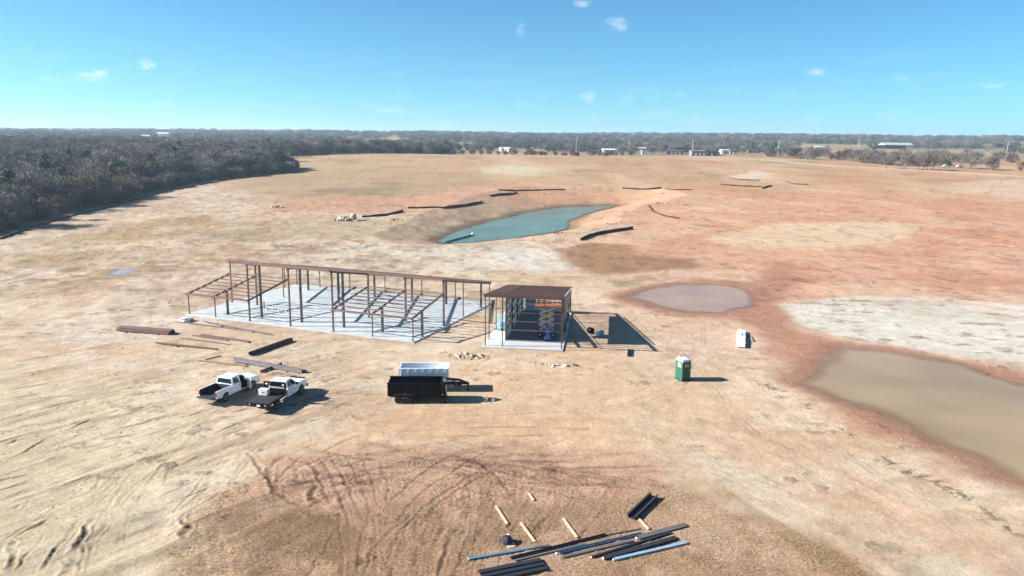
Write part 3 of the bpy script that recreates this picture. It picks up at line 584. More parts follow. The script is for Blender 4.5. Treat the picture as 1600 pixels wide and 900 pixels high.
    nt.links.new(ad.outputs[0], bp.inputs['Height']); nt.links.new(bp.outputs[0], b.inputs['Normal'])
    me.materials.append(m)
    return o
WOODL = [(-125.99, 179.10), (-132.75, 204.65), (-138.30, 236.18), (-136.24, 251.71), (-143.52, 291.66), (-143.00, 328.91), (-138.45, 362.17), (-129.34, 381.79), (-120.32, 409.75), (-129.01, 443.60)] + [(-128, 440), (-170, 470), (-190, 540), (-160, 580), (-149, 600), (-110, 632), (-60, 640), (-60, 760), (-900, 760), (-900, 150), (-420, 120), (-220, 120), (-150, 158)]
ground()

# ---------------------------------------------------------------- water
def water(name, poly, z, color, rough, label_mat, grow=6, wave=.02, clear=.12, spec=.10, n=90):
    """a level sheet; turbid water, so shallow margins let the mud show through"""
    P = np.asarray(poly); x0, y0 = P.min(0)-grow; x1, y1 = P.max(0)+grow
    gx, gy = np.meshgrid(np.linspace(x0, x1, n), np.linspace(y0, y1, n)); gx = gx.ravel(); gy = gy.ravel()
    dep = z - terrain(gx, gy); near_ = sdist(gx, gy, poly) > -grow*.8
    F = [(a, a+1, a+n+1, a+n) for r_ in range(n-1) for a in range(r_*n, r_*n+n-1) if near_[a] and near_[a+n+1]]
    me = bpy.data.meshes.new(name); me.from_pydata(np.stack([gx, gy, np.full(len(gx), z)], 1).tolist(), [], F)
    at = me.attributes.new('depth', 'FLOAT', 'POINT'); at.data.foreach_set('value', dep.astype(np.float32))
    m = bpy.data.materials.new(label_mat); m.use_nodes = True; nt = m.node_tree; b = nt.nodes['Principled BSDF']
    b.inputs['Roughness'].default_value = rough; b.inputs['IOR'].default_value = 1.33; b.inputs['Specular IOR Level'].default_value = spec
    g = nt.nodes.new('ShaderNodeNewGeometry'); nz = nt.nodes.new('ShaderNodeTexNoise'); nz.inputs['Scale'].default_value = .09; nz.inputs['Detail'].default_value = 5
    nt.links.new(g.outputs['Position'], nz.inputs['Vector'])
    cr = nt.nodes.new('ShaderNodeValToRGB'); nt.links.new(nz.outputs[0], cr.inputs[0])
    cr.color_ramp.elements[0].position = .35; cr.color_ramp.elements[0].color = (*[v*.86 for v in color], 1); cr.color_ramp.elements[1].position = .65; cr.color_ramp.elements[1].color = (*[v*1.12 for v in color], 1)
    nt.links.new(cr.outputs[0], b.inputs['Base Color'])
    w = nt.nodes.new('ShaderNodeTexNoise'); w.inputs['Scale'].default_value = 2.2; w.inputs['Detail'].default_value = 5; nt.links.new(g.outputs['Position'], w.inputs['Vector'])
    bp = nt.nodes.new('ShaderNodeBump'); bp.inputs['Strength'].default_value = wave*10; bp.inputs['Distance'].default_value = .05; nt.links.new(w.outputs[0], bp.inputs['Height']); nt.links.new(bp.outputs[0], b.inputs['Normal'])
    a = nt.nodes.new('ShaderNodeAttribute'); a.attribute_name = 'depth'; r = nt.nodes.new('ShaderNodeMapRange'); r.interpolation_type = 'SMOOTHSTEP'; nt.links.new(a.outputs['Fac'], r.inputs[0])
    r.inputs[1].default_value = 0; r.inputs[2].default_value = clear; r.inputs[3].default_value = .12; r.inputs[4].default_value = 1; nt.links.new(r.outputs[0], b.inputs['Alpha'])
    me.materials.append(m); o = bpy.data.objects.new(name, me); COL.objects.link(o); return struct(o)
water('pond_water', POND, POND_Z, (.088, .140, .112), .18, 'teal_pond_water', 6, .06, .5, .03)
water('puddle_water', PUD1, PUDDLE_Z, (.262, .172, .122), .2, 'silty_water', 2.0, .02, .10)
water('puddle_water', PUD2, PUDDLE_Z, (.238, .172, .104), .2, 'muddy_water', 2.4, .02, .13)
water('puddle_water', PUD3, PUDDLE_Z, (.27, .25, .23), .1, 'clear_puddle_water', 1.6, .02, .08, spec=.4)

# ---------------------------------------------------------------- open steel frame on the long slab
FA = [0, 4.606, 10.423, 17.009, 23.616, 29.394, 35.075]
FB = [0, 2.332, 8.284, 14.262, 20.376, 23.503]
SLAB_Z = .15
def roof_z(b): return 7.93 - .197*b
def frame_building():
    t = thing('steel_frame_building', 'open rust brown steel building frame standing on the long concrete slab', 'building frame', (-44.603, 98.813, 0), -.372)
    mb = MB(); x0, x1, y0, y1 = -.35, 35.4, -.35, 23.8
    mb.box(((x0+x1)/2, (y0+y1)/2, SLAB_Z/2-.15), (x1-x0, y1-y0, SLAB_Z+.3)); sl = mb.build('concrete_slab', CONC, t, .03)
    for a in (FA[1], FA[2], FA[3], FA[4], FA[5]): MB().box((a+.9, (y0+y1)/2, SLAB_Z+.002), (.03, y1-y0-.1, .004)).build('saw_cut_joint', mat('dark_joint', (.25, .26, .26), .9), sl)
    for b in (FB[2]+1.2, FB[3]+2.): MB().box(((x0+x1)/2, b, SLAB_Z+.003), (x1-x0-.1, .03, .006)).build('saw_cut_joint', mat('dark_joint', (.25, .26, .26), .9), sl)
    thick, thin = .24, .115
    def post(i, j, w, top, a=None):
        a = FA[i] if a is None else a; b = FB[j]
        MB().box((a, b, (SLAB_Z+top)/2), (w, w, top-SLAB_Z)).build('post', STEELD if w > .2 else STEEL, t)
        MB().box((a, b, SLAB_Z+.01), (w+.16, w+.16, .02)).build('base_plate', STEELD, t)
    lean = lambda b: 3.1 + .178*b
    for i in (0, 1): post(i, 0, thin, lean(0))
    for i in (5, 6): post(i, 0, thin, lean(0))
    for i in (2, 3, 4): post(i, 0, .17, roof_z(0)-.1)
    for i in (1, 5, 6): post(i, 1, thick, lean(FB[1])-.1)
    for i in (2, 3, 4): post(i, 1, thick, roof_z(FB[1])-.1)
    for i in (0,): post(i, 2, .15, roof_z(FB[2])-.1)
    for i in (1, 2, 4, 5, 6): post(i, 2, .2 if i != 2 else .15, roof_z(FB[2])-.1)
    post(1, 3, thin, roof_z(FB[3])-.1); post(6, 3, thin, roof_z(FB[3])-.1); post(3, 3, thick, roof_z(FB[3])-.1, 14.6)
    post(0, 4, thin, roof_z(FB[4])-.1)
    for i in range(1, 7): post(i, 4, thick, roof_z(FB[4])-.1)
    for i in range(0, 7): post(i, 5, thin, roof_z(FB[5])-.1)
    # rafters
    for i, a in enumerate(FA):
        b0 = -.25 if 2 <= i <= 4 else FB[2]-.2
        MB().bar((a, b0, roof_z(b0)-.12), (a, 23.9, roof_z(23.9)-.12), .16, .22).build('rafter', STEELD, t)
    for i in (0, 1, 2, 4, 5, 6):
        MB().bar((FA[i], -.3, lean(-.3)-.1), (FA[i], FB[2]-.1, lean(FB[2]-.1)-.1), .16, .22).build('porch_rafter', STEELD, t)
    # purlins, bay by bay
    nb = 20; bs = [-.3 + (23.9+.3)*k/nb for k in range(nb+1)]
    for k, b in enumerate(bs):
        for i in range(6):
            if b < FB[2]-.25 and not (2 <= i < 4): continue
            w, h = (.065, .16) if 0 < k < nb else (.08, .26)
            e0 = -.15 if i == 0 else 0; e1 = .15 if i == 5 else 0
            MB().bar((FA[i]+e0+.003, b, roof_z(b)+.09), (FA[i+1]+e1-.003, b, roof_z(b)+.09), w, h).build('purlin', STEELP if b < 9 else STEEL, t)
    # high front fascia beams and the eave channel
    for i in range(6):
        b = -.42 if 2 <= i < 4 else FB[2]-.34
        MB().bar((FA[i]+.01, b, roof_z(b)+.05), (FA[i+1]-.01, b, roof_z(b)+.05), .07, .34).build('fascia_channel', STEELP, t)
    for lo in (0, 4):
        for i in (lo, lo+1):
            MB().bar((FA[i]-.08+.003, -.34, lean(-.3)), (FA[i+1]+.08-.003, -.34, lean(-.3)), .09, .26).build('porch_fascia', STEELP, t)
            for k in range(1, 8):
                b = -.3 + (FB[2]+.1)*k/7.2
                MB().bar((FA[i]+.004, b, lean(b)+.08), (FA[i+1]-.004, b, lean(b)+.08), .07, .15).build('porch_purlin', STEELP, t)
    return t
frame_building()
def plumbing():
    ca, sa = math.cos(-.372), math.sin(-.372)
    # white stubs rising from the slab
    pts = [(*(-34.88, 101.79), .5, PVC), (*(-33.98, 101.84), .55, PVC), (*(-32.56, 99.92), .45, PVC), (*(-31.83, 100.75), .3, PVC), (*(-35.51, 102.58), 1.0, TRIMG)]
    lbl = ['short white plumbing stub nearest the left porch posts', 'white plumbing elbow beside the grey drum on the slab', 'white plumbing stub with capped top on the slab', 'low white plumbing stub right of the capped one', 'tall grey riser pipe on the slab behind the left porch']
    for (x, y, h, m), l in zip(pts, lbl):
        t = thing('plumbing_stub', l, 'pipe', (x, y, SLAB_Z), 0, 'plumbing risers on the slab')
        MB().cyl((0, 0, 0), (0, 0, h), .07, 8).build('riser', m, t); MB().cyl((0, 0, h-.06), (0, 0, h+.03), .10, 8).build('cap', m, t)
        MB().cyl((0, 0, .06), (.5, .1, .06), .06, 8).build('branch', m, t)
plumbing()

# ---------------------------------------------------------------- shop building
def ribbed_wall(t, name, p0, p1, z0, z1f, z1b, m, off, pw=.92):
    """sheet metal wall of separate ribbed panels from p0 to p1 (local xy), top from z1f to z1b"""
    p0 = Vector((*p0, 0)); p1 = Vector((*p1, 0)); L = (p1-p0).length; d = (p1-p0).normalized(); n = Vector((-d.y, d.x, 0)); k = max(1, round(L/pw))
    for i in range(k):
        a, b = L*i/k+.004, L*(i+1)/k-.004; mb = MB()
        prof = []; nr = 4
        for j in range(nr):
            u0 = a+(b-a)*j/nr; du = (b-a)/nr
            prof += [(u0, 0), (u0+du*.62, 0), (u0+du*.72, .03), (u0+du*.9, .03)]
        prof.append((b, 0))
        vs = []; fs = []
        for (u, h) in prof:
            q = p0+d*u+n*(off+h); ztop = z1f+(z1b-z1f)*u/L
            vs += [(q.x, q.y, z0), (q.x, q.y, ztop)]
        for j in range(len(prof)-1): fs.append((2*j, 2*j+2, 2*j+3, 2*j+1))
        mb.add(vs, fs); o = mb.build(name, m, t); s = o.modifiers.new('thickness', 'SOLIDIFY'); s.thickness = .012
def shop():
    t = thing('shop_building', 'half sheeted steel shop frame with white left wall and brown purlin roof', 'building', (-3.34, 84.19, 0), R(-7.5))
    W_, D_ = 9.4, 20.0
    rz = lambda b: 6.28 - .134*b
    MB().box((W_/2, D_/2, SLAB_Z/2-.15), (W_+.2, D_+.3, SLAB_Z+.3)).build('concrete_slab', mat('shop_concrete', (.42, .43, .435), .8, 0, .12, 1.2, .15), t, .03)
    MB().box((5.75, 11.5, SLAB_Z+.002), (6.75, 16.6, .008)).build('interior_shade_sheet', mat('shade_toned_concrete', (.13, .14, .16), .6, 0, .25, .8), t)  # dark sheet laid on the slab, the shop's interior shade put into its colour
    def post(a, b, w): MB().box((a, b, (SLAB_Z+rz(b))/2), (w, w, rz(b)-SLAB_Z)).build('post', STEEL if w < .16 else STEELD, t)
    for a in (.2, 2.25, 9.28): post(a, .3, .11)
    for b in (3.1, 8.7, 14.3, 19.8):
        post(2.3, b, .17); post(9.25, b, .17)
    for b in (3.1, 8.7, 14.3, 19.8): post(.2, b, .11)
    post(9.05, 3.1, .12)
    for a in (.2, 2.3, 9.25):
        MB().bar((a, .1, rz(.1)-.1), (a, D_, rz(D_)-.1), .15, .2).build('rafter', STEELD, t)
    n = 25
    for k in range(n+1):
        b = .05 + (D_-.05)*k/n; w = .1
        for a0, a1 in ((.05, 2.297), (2.303, 9.35)):
            MB().bar((a0, b, rz(b)+.11), (a1, b, rz(b)+.11), w, .2).build('purlin', STEEL, t)
    MB().bar((.0, -.05, rz(0)+.06), (9.4, -.05, rz(0)+.06), .07, .34).build('fascia_channel', STEEL, t)
    # long pale joint strip on the roof and the bright sheet edge along the right
    MB().bar((2.3, .1, rz(.1)+.235), (2.3, D_, rz(D_)+.235), .08, .03).build('ridge_strip', STEELP, t)
    MB().bar((9.42, 2.9, rz(2.9)+.16), (9.42, D_-2.5, rz(D_-2.5)+.16), .07, .1).build('edge_trim', WHITEM, t)
    # walls
    ribbed_wall(t, 'wall_panel', (2.17, 3.0), (2.17, 19.9), SLAB_Z, rz(3.0)-.02, rz(19.9)-.02, mat('bright_white_sheet', (.95, .96, .98), .4, 0, .03, 2.), .0)
    ribbed_wall(t, 'back_wall_panel', (2.3, 20.0), (9.2, 20.0), SLAB_Z, rz(20), rz(20), WHITEM, .0)
    ribbed_wall(t, 'upper_wall_panel', (9.36, 2.9), (9.36, 18.2), 2.95, rz(2.9), rz(18.2), mat('olive_sheet_metal', (.27, .235, .17), .5, 0, .12, 2.), -.02)
    # girts
    for z in (1.5, 2.6, 3.7, 4.8):
        MB().bar((2.40, 3.1, z), (9.15, 3.1, z), .06, .09).build('girt', STEELP, t)
        for b0, b1 in ((3.2, 8.6), (8.8, 14.2), (14.4, 19.7)):
            if z > rz(b1)-.2: continue
            MB().bar((2.30, b0, z), (2.30, b1, z), .08, .1).build('girt', STEELD, t)
            if z > 3 and z < 5: MB().bar((9.25, b0, z-.4), (9.25, b1, z-.4), .08, .1).build('girt', STEELD, t)
        if z < 4: MB().bar((2.4, 19.86, z), (9.15, 19.86, z), .06, .1).build('girt', STEELD, t)
    # diagonal braces on the left wall
    for b0, b1 in ((3.2, 8.6), (8.8, 14.2), (14.4, 19.7)):
        MB().bar((2.42, b0, .5), (2.42, b1, rz(b1)-.5), .06, .06).build('brace', STEELD, t)
    MB().box((5.75, 3.1, SLAB_Z+.05), (6.7, .12, .1)).build('base_channel', STEELG, t)
    return t
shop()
def lw(p, origin=(-3.34, 84.19), rz=R(-7.5)):
    c, s = math.cos(rz), math.sin(rz); return (origin[0]+p[0]*c-p[1]*s, origin[1]+p[0]*s+p[1]*c)
def scissor_lift():
    x, y = lw((7.0, 6.0)); t = thing('scissor_lift', 'raised scissor lift with orange platform and cream arms inside the shop', 'scissor lift', (x, y, SLAB_Z), R(-3))
    MB().box((0, 0, .55), (2.3, 1.1, .5)).build('chassis', mat('olive_drab_paint', (.06, .062, .045), .6, 0, .2, 4.), t, .05)
    for sx in (-.8, .8):
        for sy in (-.55, .55):
            w = MB().cyl((sx, sy-.13, .33), (sx, sy+.13, .33), .33, 16).build('wheel', TYRE, t)
            MB().cyl((sx, sy-.14, .33), (sx, sy+.14, .33), .15, 10).build('rim', CREAM, w)
    n = 4; z0 = .85; dz = .70
    for k in range(n):
        for sy in (-.36, .36):
            o = .05 if sy > 0 else -.05
            MB().bar((-.95, sy, z0+k*dz), (.95, sy, z0+(k+1)*dz), .06, .15).build('scissor_arm', CREAM, t)
            MB().bar((.95, sy+o*1.6, z0+k*dz), (-.95, sy+o*1.6, z0+(k+1)*dz), .06, .15).build('scissor_arm', CREAM, t)
        for sx in (-.95, .95): MB().cyl((sx, -.45, z0+(k+.0)*dz), (sx, .45, z0+k*dz), .05, 8).build('pivot_pin', STEELD, t)
    zt = z0+n*dz+.1
    MB().box((0, 0, zt+.14), (2.9, 1.25, .2)).build('platform', ORANGE, t, .03)
    MB().box((1.35, 0, zt+.2), (1.3, 1.28, .24)).build('extension_deck', ORANGE, t, .03)
    for sx in (-1.3, -.65, 0, .65, 1.3, 1.95):
        for sy in (-.6, .6): MB().cyl((sx, sy, zt+.3), (sx, sy, zt+1.35), .025, 6).build('rail_post', mat('pale_orange_rail', (.8, .45, .25), .5), t)
    for sy in (-.6, .6):
        for zz in (.8, 1.35): MB().bar((-1.32, sy, zt+zz), (1.97, sy, zt+zz), .05, .05).build('guard_rail', MATS['pale_orange_rail'], t)
    for sx in (-1.3, 1.3):
        for zz in (.8, 1.35): MB().bar((sx, -.6, zt+zz), (sx, .6, zt+zz), .05, .05).build('guard_rail', MATS['pale_orange_rail'], t)
scissor_lift()
def small_lift(p, m, label, rz=0, h=1.7):
    x, y = lw(p); t = thing('compact_lift', label, 'lift', (x, y, SLAB_Z), rz)
    MB().box((0, 0, .35), (1.3, .75, .4)).build('chassis', m, t, .04)
    for sx in (-.45, .45):
        for sy in (-.36, .36): MB().cyl((sx, sy-.07, .2), (sx, sy+.07, .2), .2, 12).build('wheel', TYRE, t)
    MB().box((-.45, 0, .55+h/2), (.22, .4, h)).build('mast', m, t, .02)
    MB().box((.1, 0, .72), (.5, .5, .35)).build('motor_cover', m, t, .04)
    MB().box((.15, 0, 1.0), (.9, .65, .06)).build('platform', m, t)
    for sx in (-.25, .58):
        for sy in (-.3, .3): MB().cyl((sx, sy, 1.0), (sx, sy, 1.0+h*.6), .025, 6).build('rail_post', m, t)
    for sy in (-.3, .3):
        for zz in (.5, 1.): MB().bar((-.25, sy, 1.0+h*.6*zz), (.58, sy, 1.0+h*.6*zz), .04, .04).build('guard_rail', m, t)
    MB().bar((-.6, .2, .4), (-.95, .5, 1.1), .06, .06).build('outrigger', m, t); MB().bar((.6, -.2, .4), (.9, -.5, .05), .06, .06).build('outrigger', m, t)
small_lift((7.4, 4.1), BLUEP, 'bright blue compact mast lift inside the shop under the scissor lift', R(80), 1.3)
small_lift((1.15, 8.1), TEALP, 'faded blue compact mast lift parked in the open left bay of the shop', R(40), 1.5)
# folded stuff beside the left bay lift
def mk_bundle(name, label, cat, loc, rz, rows, L, w, h, m, layers=1, gap=.01, group=None, part='beam', sleepers=(), sm=None, prof='c'):
    """a bundle of separate channels laid side by side"""
    t = thing(name, label, cat, loc, rz, group); base = .09 if sleepers else 0.0
    rr = random.Random(len(label))
    for ly in range(layers):
        for k in range(rows - ly):
            y = (k-(rows-ly-1)/2)*(w+gap); sh = rr.uniform(-.12, .12); z0 = base + ly*(h+.004)
            mb = MB()
            if prof == 'c':        # open channel lying on its back
                mb.box((sh, y, z0+.012), (L, w, .024)); mb.box((sh, y-w/2+.012, z0+h/2+.012), (L, .02, h-.03)); mb.box((sh, y+w/2-.012, z0+h/2+.012), (L, .02, h-.03))
            elif prof == 'n':      # channel face down
                mb.box((sh, y, z0+h-.012), (L, w, .024)); mb.box((sh, y-w/2+.012, z0+h/2-.012), (L, .02, h-.03)); mb.box((sh, y+w/2-.012, z0+h/2-.012), (L, .02, h-.03))
            else: mb.box((sh, y, z0+h/2), (L, w, h))
            mb.build(part, m, t)
    for s in sleepers: MB().box((s, 0, .045), (.09, rows*(w+gap)+.55, .088)).build('sleeper', sm or STEELD, t)
    return t
def along(p, q, z=None):
    (x0, y0), (x1, y1) = p, q; L = math.hypot(x1-x0, y1-y0); c = ((x0+x1)/2, (y0+y1)/2)
    return (c[0], c[1], tz(*c) if z is None else z), math.atan2(y1-y0, x1-x0), L
def bundle(p, q, name, label, cat, rows, w, h, m, **k):
    loc, rz, L = along(p, q); return mk_bundle(name, label, cat, loc, rz, rows, L, w, h, m, **k)
G1 = 'steel laid out left of the slab'
bundle((-49.70, 90.24), (-42.42, 88.72), 'channel_stack', 'flat stack of purple brown steel channels farthest left on the sand', 'steel channels', 6, .21, .22, STEELP, layers=2, sleepers=(-2.2, 2.4), group=G1, prof='n', part='channel')
bundle((-40.83, 94.57), (-29.95, 88.52), 'steel_angle', 'long pale steel strip resting on sleepers along the slab edge', 'steel strip', 1, .16, .12, STEELG, group=G1, sleepers=(-2.5, .3, 3.2), prof='n', part='strip')
bundle((-42.41, 93.89), (-31.62, 89.68), 'steel_channel', 'long brown channel beside the pale strip near the slab edge', 'steel channel', 1, .2, .12, STEELP, group=G1, prof='n', part='channel')
bundle((-38.64, 88.31), (-31.52, 85.28), 'steel_channel', 'wide purple channel pair, longest of the loose pile in the middle', 'steel channel', 2, .24, .14, STEELP, group=G1, prof='n', part='channel')
bundle((-39.45, 87.97), (-34.26, 85.79), 'steel_channel', 'purple channel lying across the upper side of the loose pile', 'steel channel', 1, .24, .13, STEELP, group=G1, prof='n', part='channel')
bundle((-40.62, 86.85), (-33.66, 84.23), 'steel_channel', 'narrow rusty channel on the lower side of the loose pile', 'steel channel', 1, .2, .1, STEELP, group=G1, prof='n', part='channel')
bundle((-42.38, 84.30), (-34.03, 81.88), 'steel_channel', 'single brown channel lying alone below the loose pile', 'steel channel', 1, .22, .14, STEELP, group=G1, prof='n', part='channel', sleepers=(-1.,))
bundle((-29.48, 79.72), (-26.74, 86.07), 'beam_stack', 'thick dark brown beam stack pointing away from the pickups', 'steel beams', 3, .17, .17, STEELD, layers=2, group=G1, sleepers=(-.8, .8, 2.2), prof='c', part='beam')
bundle((-34.42, 77.54), (-28.41, 75.71), 'steel_channel', 'reddish channel pair lying just behind the pickup cab', 'steel channel', 2, .16, .1, mat('red_rust_steel', (.25, .13, .10), .7, 0, .3, 3.), group=G1, prof='n', part='channel')
bundle((-33.72, 78.05), (-32.68, 79.58), 'steel_angle', 'short thin dark bar crossing the reddish channels', 'steel bar', 1, .09, .08, STEELD, group=G1, prof='b', part='bar')
bundle((-30.25, 77.49), (-21.69, 73.62), 'channel_stack', 'grey steel channel stack right behind the flatbed truck cab', 'steel channels', 3, .22, .16, STEELG, layers=2, group=G1, sleepers=(-2.8, .4, 2.9), prof='n', part='channel')
bundle((-24.97, 73.57), (-22.18, 72.51), 'steel_angle', 'short grey bar in front of the grey channel stack', 'steel bar', 1, .15, .1, STEELG, group=G1, prof='b', part='bar')
bundle((-26.23, 73.55), (-24.87, 76.50), 'steel_angle', 'thin rod lying across the grey channel stack', 'steel bar', 1, .06, .3, STEELP, group=G1, prof='b', part='bar')
def tote():
    x, y = (-43.51, 94.84); t = thing('sack', 'white crumpled bulk sack at the left corner of the slab', 'sack', (x, y, tz(x, y)), .4)
    rr = random.Random(3); rings = []
    for k, (z, r) in enumerate([(0, .5), (.15, .6), (.38, .58), (.5, .48), (.58, .3)]):
        rings.append([(1.15*r*math.cos(a)*(1+rr.uniform(-.2, .2)), .8*r*math.sin(a)*(1+rr.uniform(-.2, .2)), z+rr.uniform(-.04, .04)) for a in [2*math.pi*i/11 for i in range(11)]])
    MB().loft(rings).build('bag', WHITE, t)
    MB().box((.75, .2, .2), (.6, .45, .4), .3).build('grey_bundle', mat('grey_plastic', (.3, .3, .32), .6, 0, .3, 5.), t)
tote()

# ---------------------------------------------------------------- vehicles
def bool_cut(o, cutters):
    for c in cutters:
        q = o.modifiers.new('cut', 'BOOLEAN'); q.object = c; q.operation = 'DIFFERENCE'; q.solver = 'EXACT'
    dg = bpy.context.evaluated_depsgraph_get(); me = bpy.data.meshes.new_from_object(o.evaluated_get(dg))
    o.modifiers.clear(); o.data = me
    for c in cutters: bpy.data.objects.remove(c)
    for p in o.data.polygons: p.use_smooth = True
    if hasattr(me, 'set_sharp_from_angle'): me.set_sharp_from_angle(angle=R(35))
def arch(cx, cz, r, a0, a1, n=9): return [(cx+r*math.cos(R(a0+(a1-a0)*i/n)), cz+r*math.sin(R(a0+(a1-a0)*i/n))) for i in range(n+1)]
def wheel(t, x, y, r=.41, w=.28, rim=RIM):
    s = 1 if y > 0 else -1
    tw = MB().cyl((x, y-s*w/2, r), (x, y+s*w/2, r), r, 28).build('wheel', TYRE, t, .04)
    MB().cyl((x, y+s*(w/2+.001), r), (x, y+s*(w/2+.012), r), r*.62, 20).build('rim', rim, tw)
    MB().cyl((x, y+s*(w/2+.012), r), (x, y+s*(w/2+.035), r), r*.2, 10).build('hub', BLACKP, tw)
    for k in range(5):
        a = 2*math.pi*k/5+.3; c = (x+math.cos(a)*r*.38, y+s*(w/2+.014), r+math.sin(a)*r*.38); MB().cyl(c, (c[0], c[1]+s*.008, c[2]), r*.10, 8).build('slot', BLACKP, tw)
def cab(t, back, door_open, hw=.98, xw=2.95):
    """white pickup cab and nose: rear axle x=0, front axle x=3.67"""
    fx, r = 3.67, .50
    prof = [(back, .52), (fx-r-.02, .50)] + arch(fx, .42, r, 172, 8) + [(fx+r+.02, .45), (4.58, .46), (4.66, .62), (4.66, 1.02), (4.56, 1.16), (3.9, 1.24), (xw+.05, 1.29), (back, 1.29)]
    body = MB().prism(prof, -hw, hw).build('body', WHITE, t, .07)
    # greenhouse
    z0, z1 = 1.27, 1.93; b0, b1, f0, f1 = back+.02, back+.17, xw+.12, xw-.62; w0, w1 = hw-.05, hw-.22
    ring = lambda xb, xf, w, z: [(xb, -w, z), (xf, -w, z), (xf, w, z), (xb, w, z)]
    gh = MB().loft([ring(b0, f0, w0, z0), ring(b1*.97+b0*.03, f1+.08, w1+.02, z1-.06), ring(b1+.08, f1-.06, w1-.06, z1)]).build('cab_roof', WHITE, t, .04)
    def L(a, b, k): return tuple(a[i]+(b[i]-a[i])*k for i in range(3))
    def pane(name, q, inset, out, parent):
        # q: four corners, panel set slightly proud
        c = tuple(sum(p[i] for p in q)/4 for i in range(3)); n = (Vector(q[1])-Vector(q[0])).cross(Vector(q[3])-Vector(q[0])).normalized()
        if n.dot(Vector(out)) < 0: n = -n
        q2 = [Vector(p)+(Vector(c)-Vector(p)).normalized()*inset+n*.004 for p in q]; q3 = [p+n*.012 for p in q2]
        mb = MB().add([*q2, *q3], [(0, 1, 2, 3), (4, 5, 6, 7), (0, 1, 5, 4), (1, 2, 6, 5), (2, 3, 7, 6), (3, 0, 4, 7)]); return mb.build(name, GLASS, parent)
    B = ring(b0, f0, w0, z0); T = ring(b1*.97+b0*.03, f1+.08, w1+.02, z1-.06)
    pane('rear_window', [L(B[0], T[0], .14), L(B[3], T[3], .14), L(B[3], T[3], .92), L(B[0], T[0], .92)], .09, (-1, 0, 0), gh)
    pane('windshield', [L(B[1], T[1], .06), L(B[2], T[2], .06), L(B[2], T[2], .95), L(B[1], T[1], .95)], .09, (1, 0, 0), gh)
    def sidewin(s, u0, u1, nm):
        iB, iF = (0, 1) if s < 0 else (3, 2)
        lo = lambda u: L(L(B[iB], B[iF], u), L(T[iB], T[iF], u), .10); hi = lambda u: L(L(B[iB], B[iF], u), L(T[iB], T[iF], u), .93)
        pane(nm, [lo(u0), lo(u1), hi(u1), hi(u0)], .03, (0, s, 0), gh)
    crew = back < 1.2
    mid = .50 if crew else .36
    for s in (-1, 1):
        sidewin(s, .09, mid-.02, 'rear_side_window')
        if not (s < 0 and door_open): sidewin(s, mid+.02, .90, 'front_side_window')
    if door_open:
        dx0, dx1 = back+(f0-back)*.52, xw-.12
        c1 = MB().box(((dx0+dx1)/2, -.75, 1.02), (dx1-dx0, 1.2, .86)).build('cut', BLACKP); c1.parent = t
        c2 = MB().box(((dx0+dx1)/2-.12, -.75, 1.5), (dx1-dx0-.2, 1.2, .62)).build('cut', BLACKP); c2.parent = t
        c3 = MB().box(((dx0+dx1)/2-.12, -.75, 1.5), (dx1-dx0-.2, 1.2, .62)).build('cut', BLACKP); c3.parent = t
        bpy.context.view_layer.update()
        body.data.materials.append(BLACKM); gh.data.materials.append(BLACKM)
        bool_cut(body, [c1, c2]); bool_cut(gh, [c3])
        # trim inside the cut is dark upholstery
        for o in (body, gh):
            for p in o.data.polygons:
                c = p.center
                if dx0-.03 < c.x < dx1+.03 and c.y > -hw+.04 and c.y < 0 and .5 < c.z < 1.82 and abs(p.normal.y) + abs(p.normal.x) + abs(p.normal.z) > 0 and (c.y > -.9):
                    if c.z < 1.84 and not (p.normal.y < -.6 and c.y < -.7): p.material_index = 1
        MB().box((dx0+.35, -.45, .85), (.5, .5, .22)).build('seat', BLACKM, t, .05); MB().box((dx0+.12, -.45, 1.2), (.16, .5, .6)).build('seat_back', BLACKM, t, .05)
        ang = R(-62); d = Vector((-math.cos(ang), math.sin(ang), 0)); hx = Vector((dx1+.0, -hw-.02, 0)); e = hx+d*(dx1-dx0)
        MB().bar((hx.x, hx.y, .93), (e.x, e.y, .93), .09, .72).build('door', WHITE, t, .02)
        fr = MB(); fr.bar((hx.x-.05, hx.y, 1.29), ((hx+d*.6).x, (hx+d*.6).y, 1.78), .05, .05); fr.bar((e.x, e.y, 1.28), (e.x, e.y, 1.78), .05, .05); fr.bar(((hx+d*.6).x, (hx+d*.6).y, 1.78), (e.x, e.y, 1.78), .05, .05); fr.build('door_window_frame', WHITE, t)
    for s in (-1, 1):
        if not (s < 0 and door_open): MB().box((xw-.25, s*(hw+.12), 1.36), (.12, .2, .22)).build('mirror', BLACKP, t, .02)
        MB().box((4.6, s*.72, .98), (.14, .36, .16)).build('headlight', mat('headlamp', (.6, .62, .65), .15), t, .02)
        MB().box((back+.9, s*(hw+.012), 1.12), (.2, .03, .035)).build('door_handle', BLACKP, t)
        MB().box((2.0, s*(hw+.002), .9), (.012, .012, .72)).build('door_seam', BLACKP, t)
    MB().box((4.67, 0, .86), (.05, 1.0, .34)).build('grille', BLACKP, t, .02)
    MB().box((4.70, 0, .54), (.16, 1.9, .2)).build('front_bumper', CHROME, t, .04)
    MB().box((back+.45, 0, 1.955), (.14, .05, .05)).build('roof_antenna', BLACKP, t)
    MB().box((2.0, 0, .5), (5.4, .9, .18)).build('chassis', BLACKP, t)
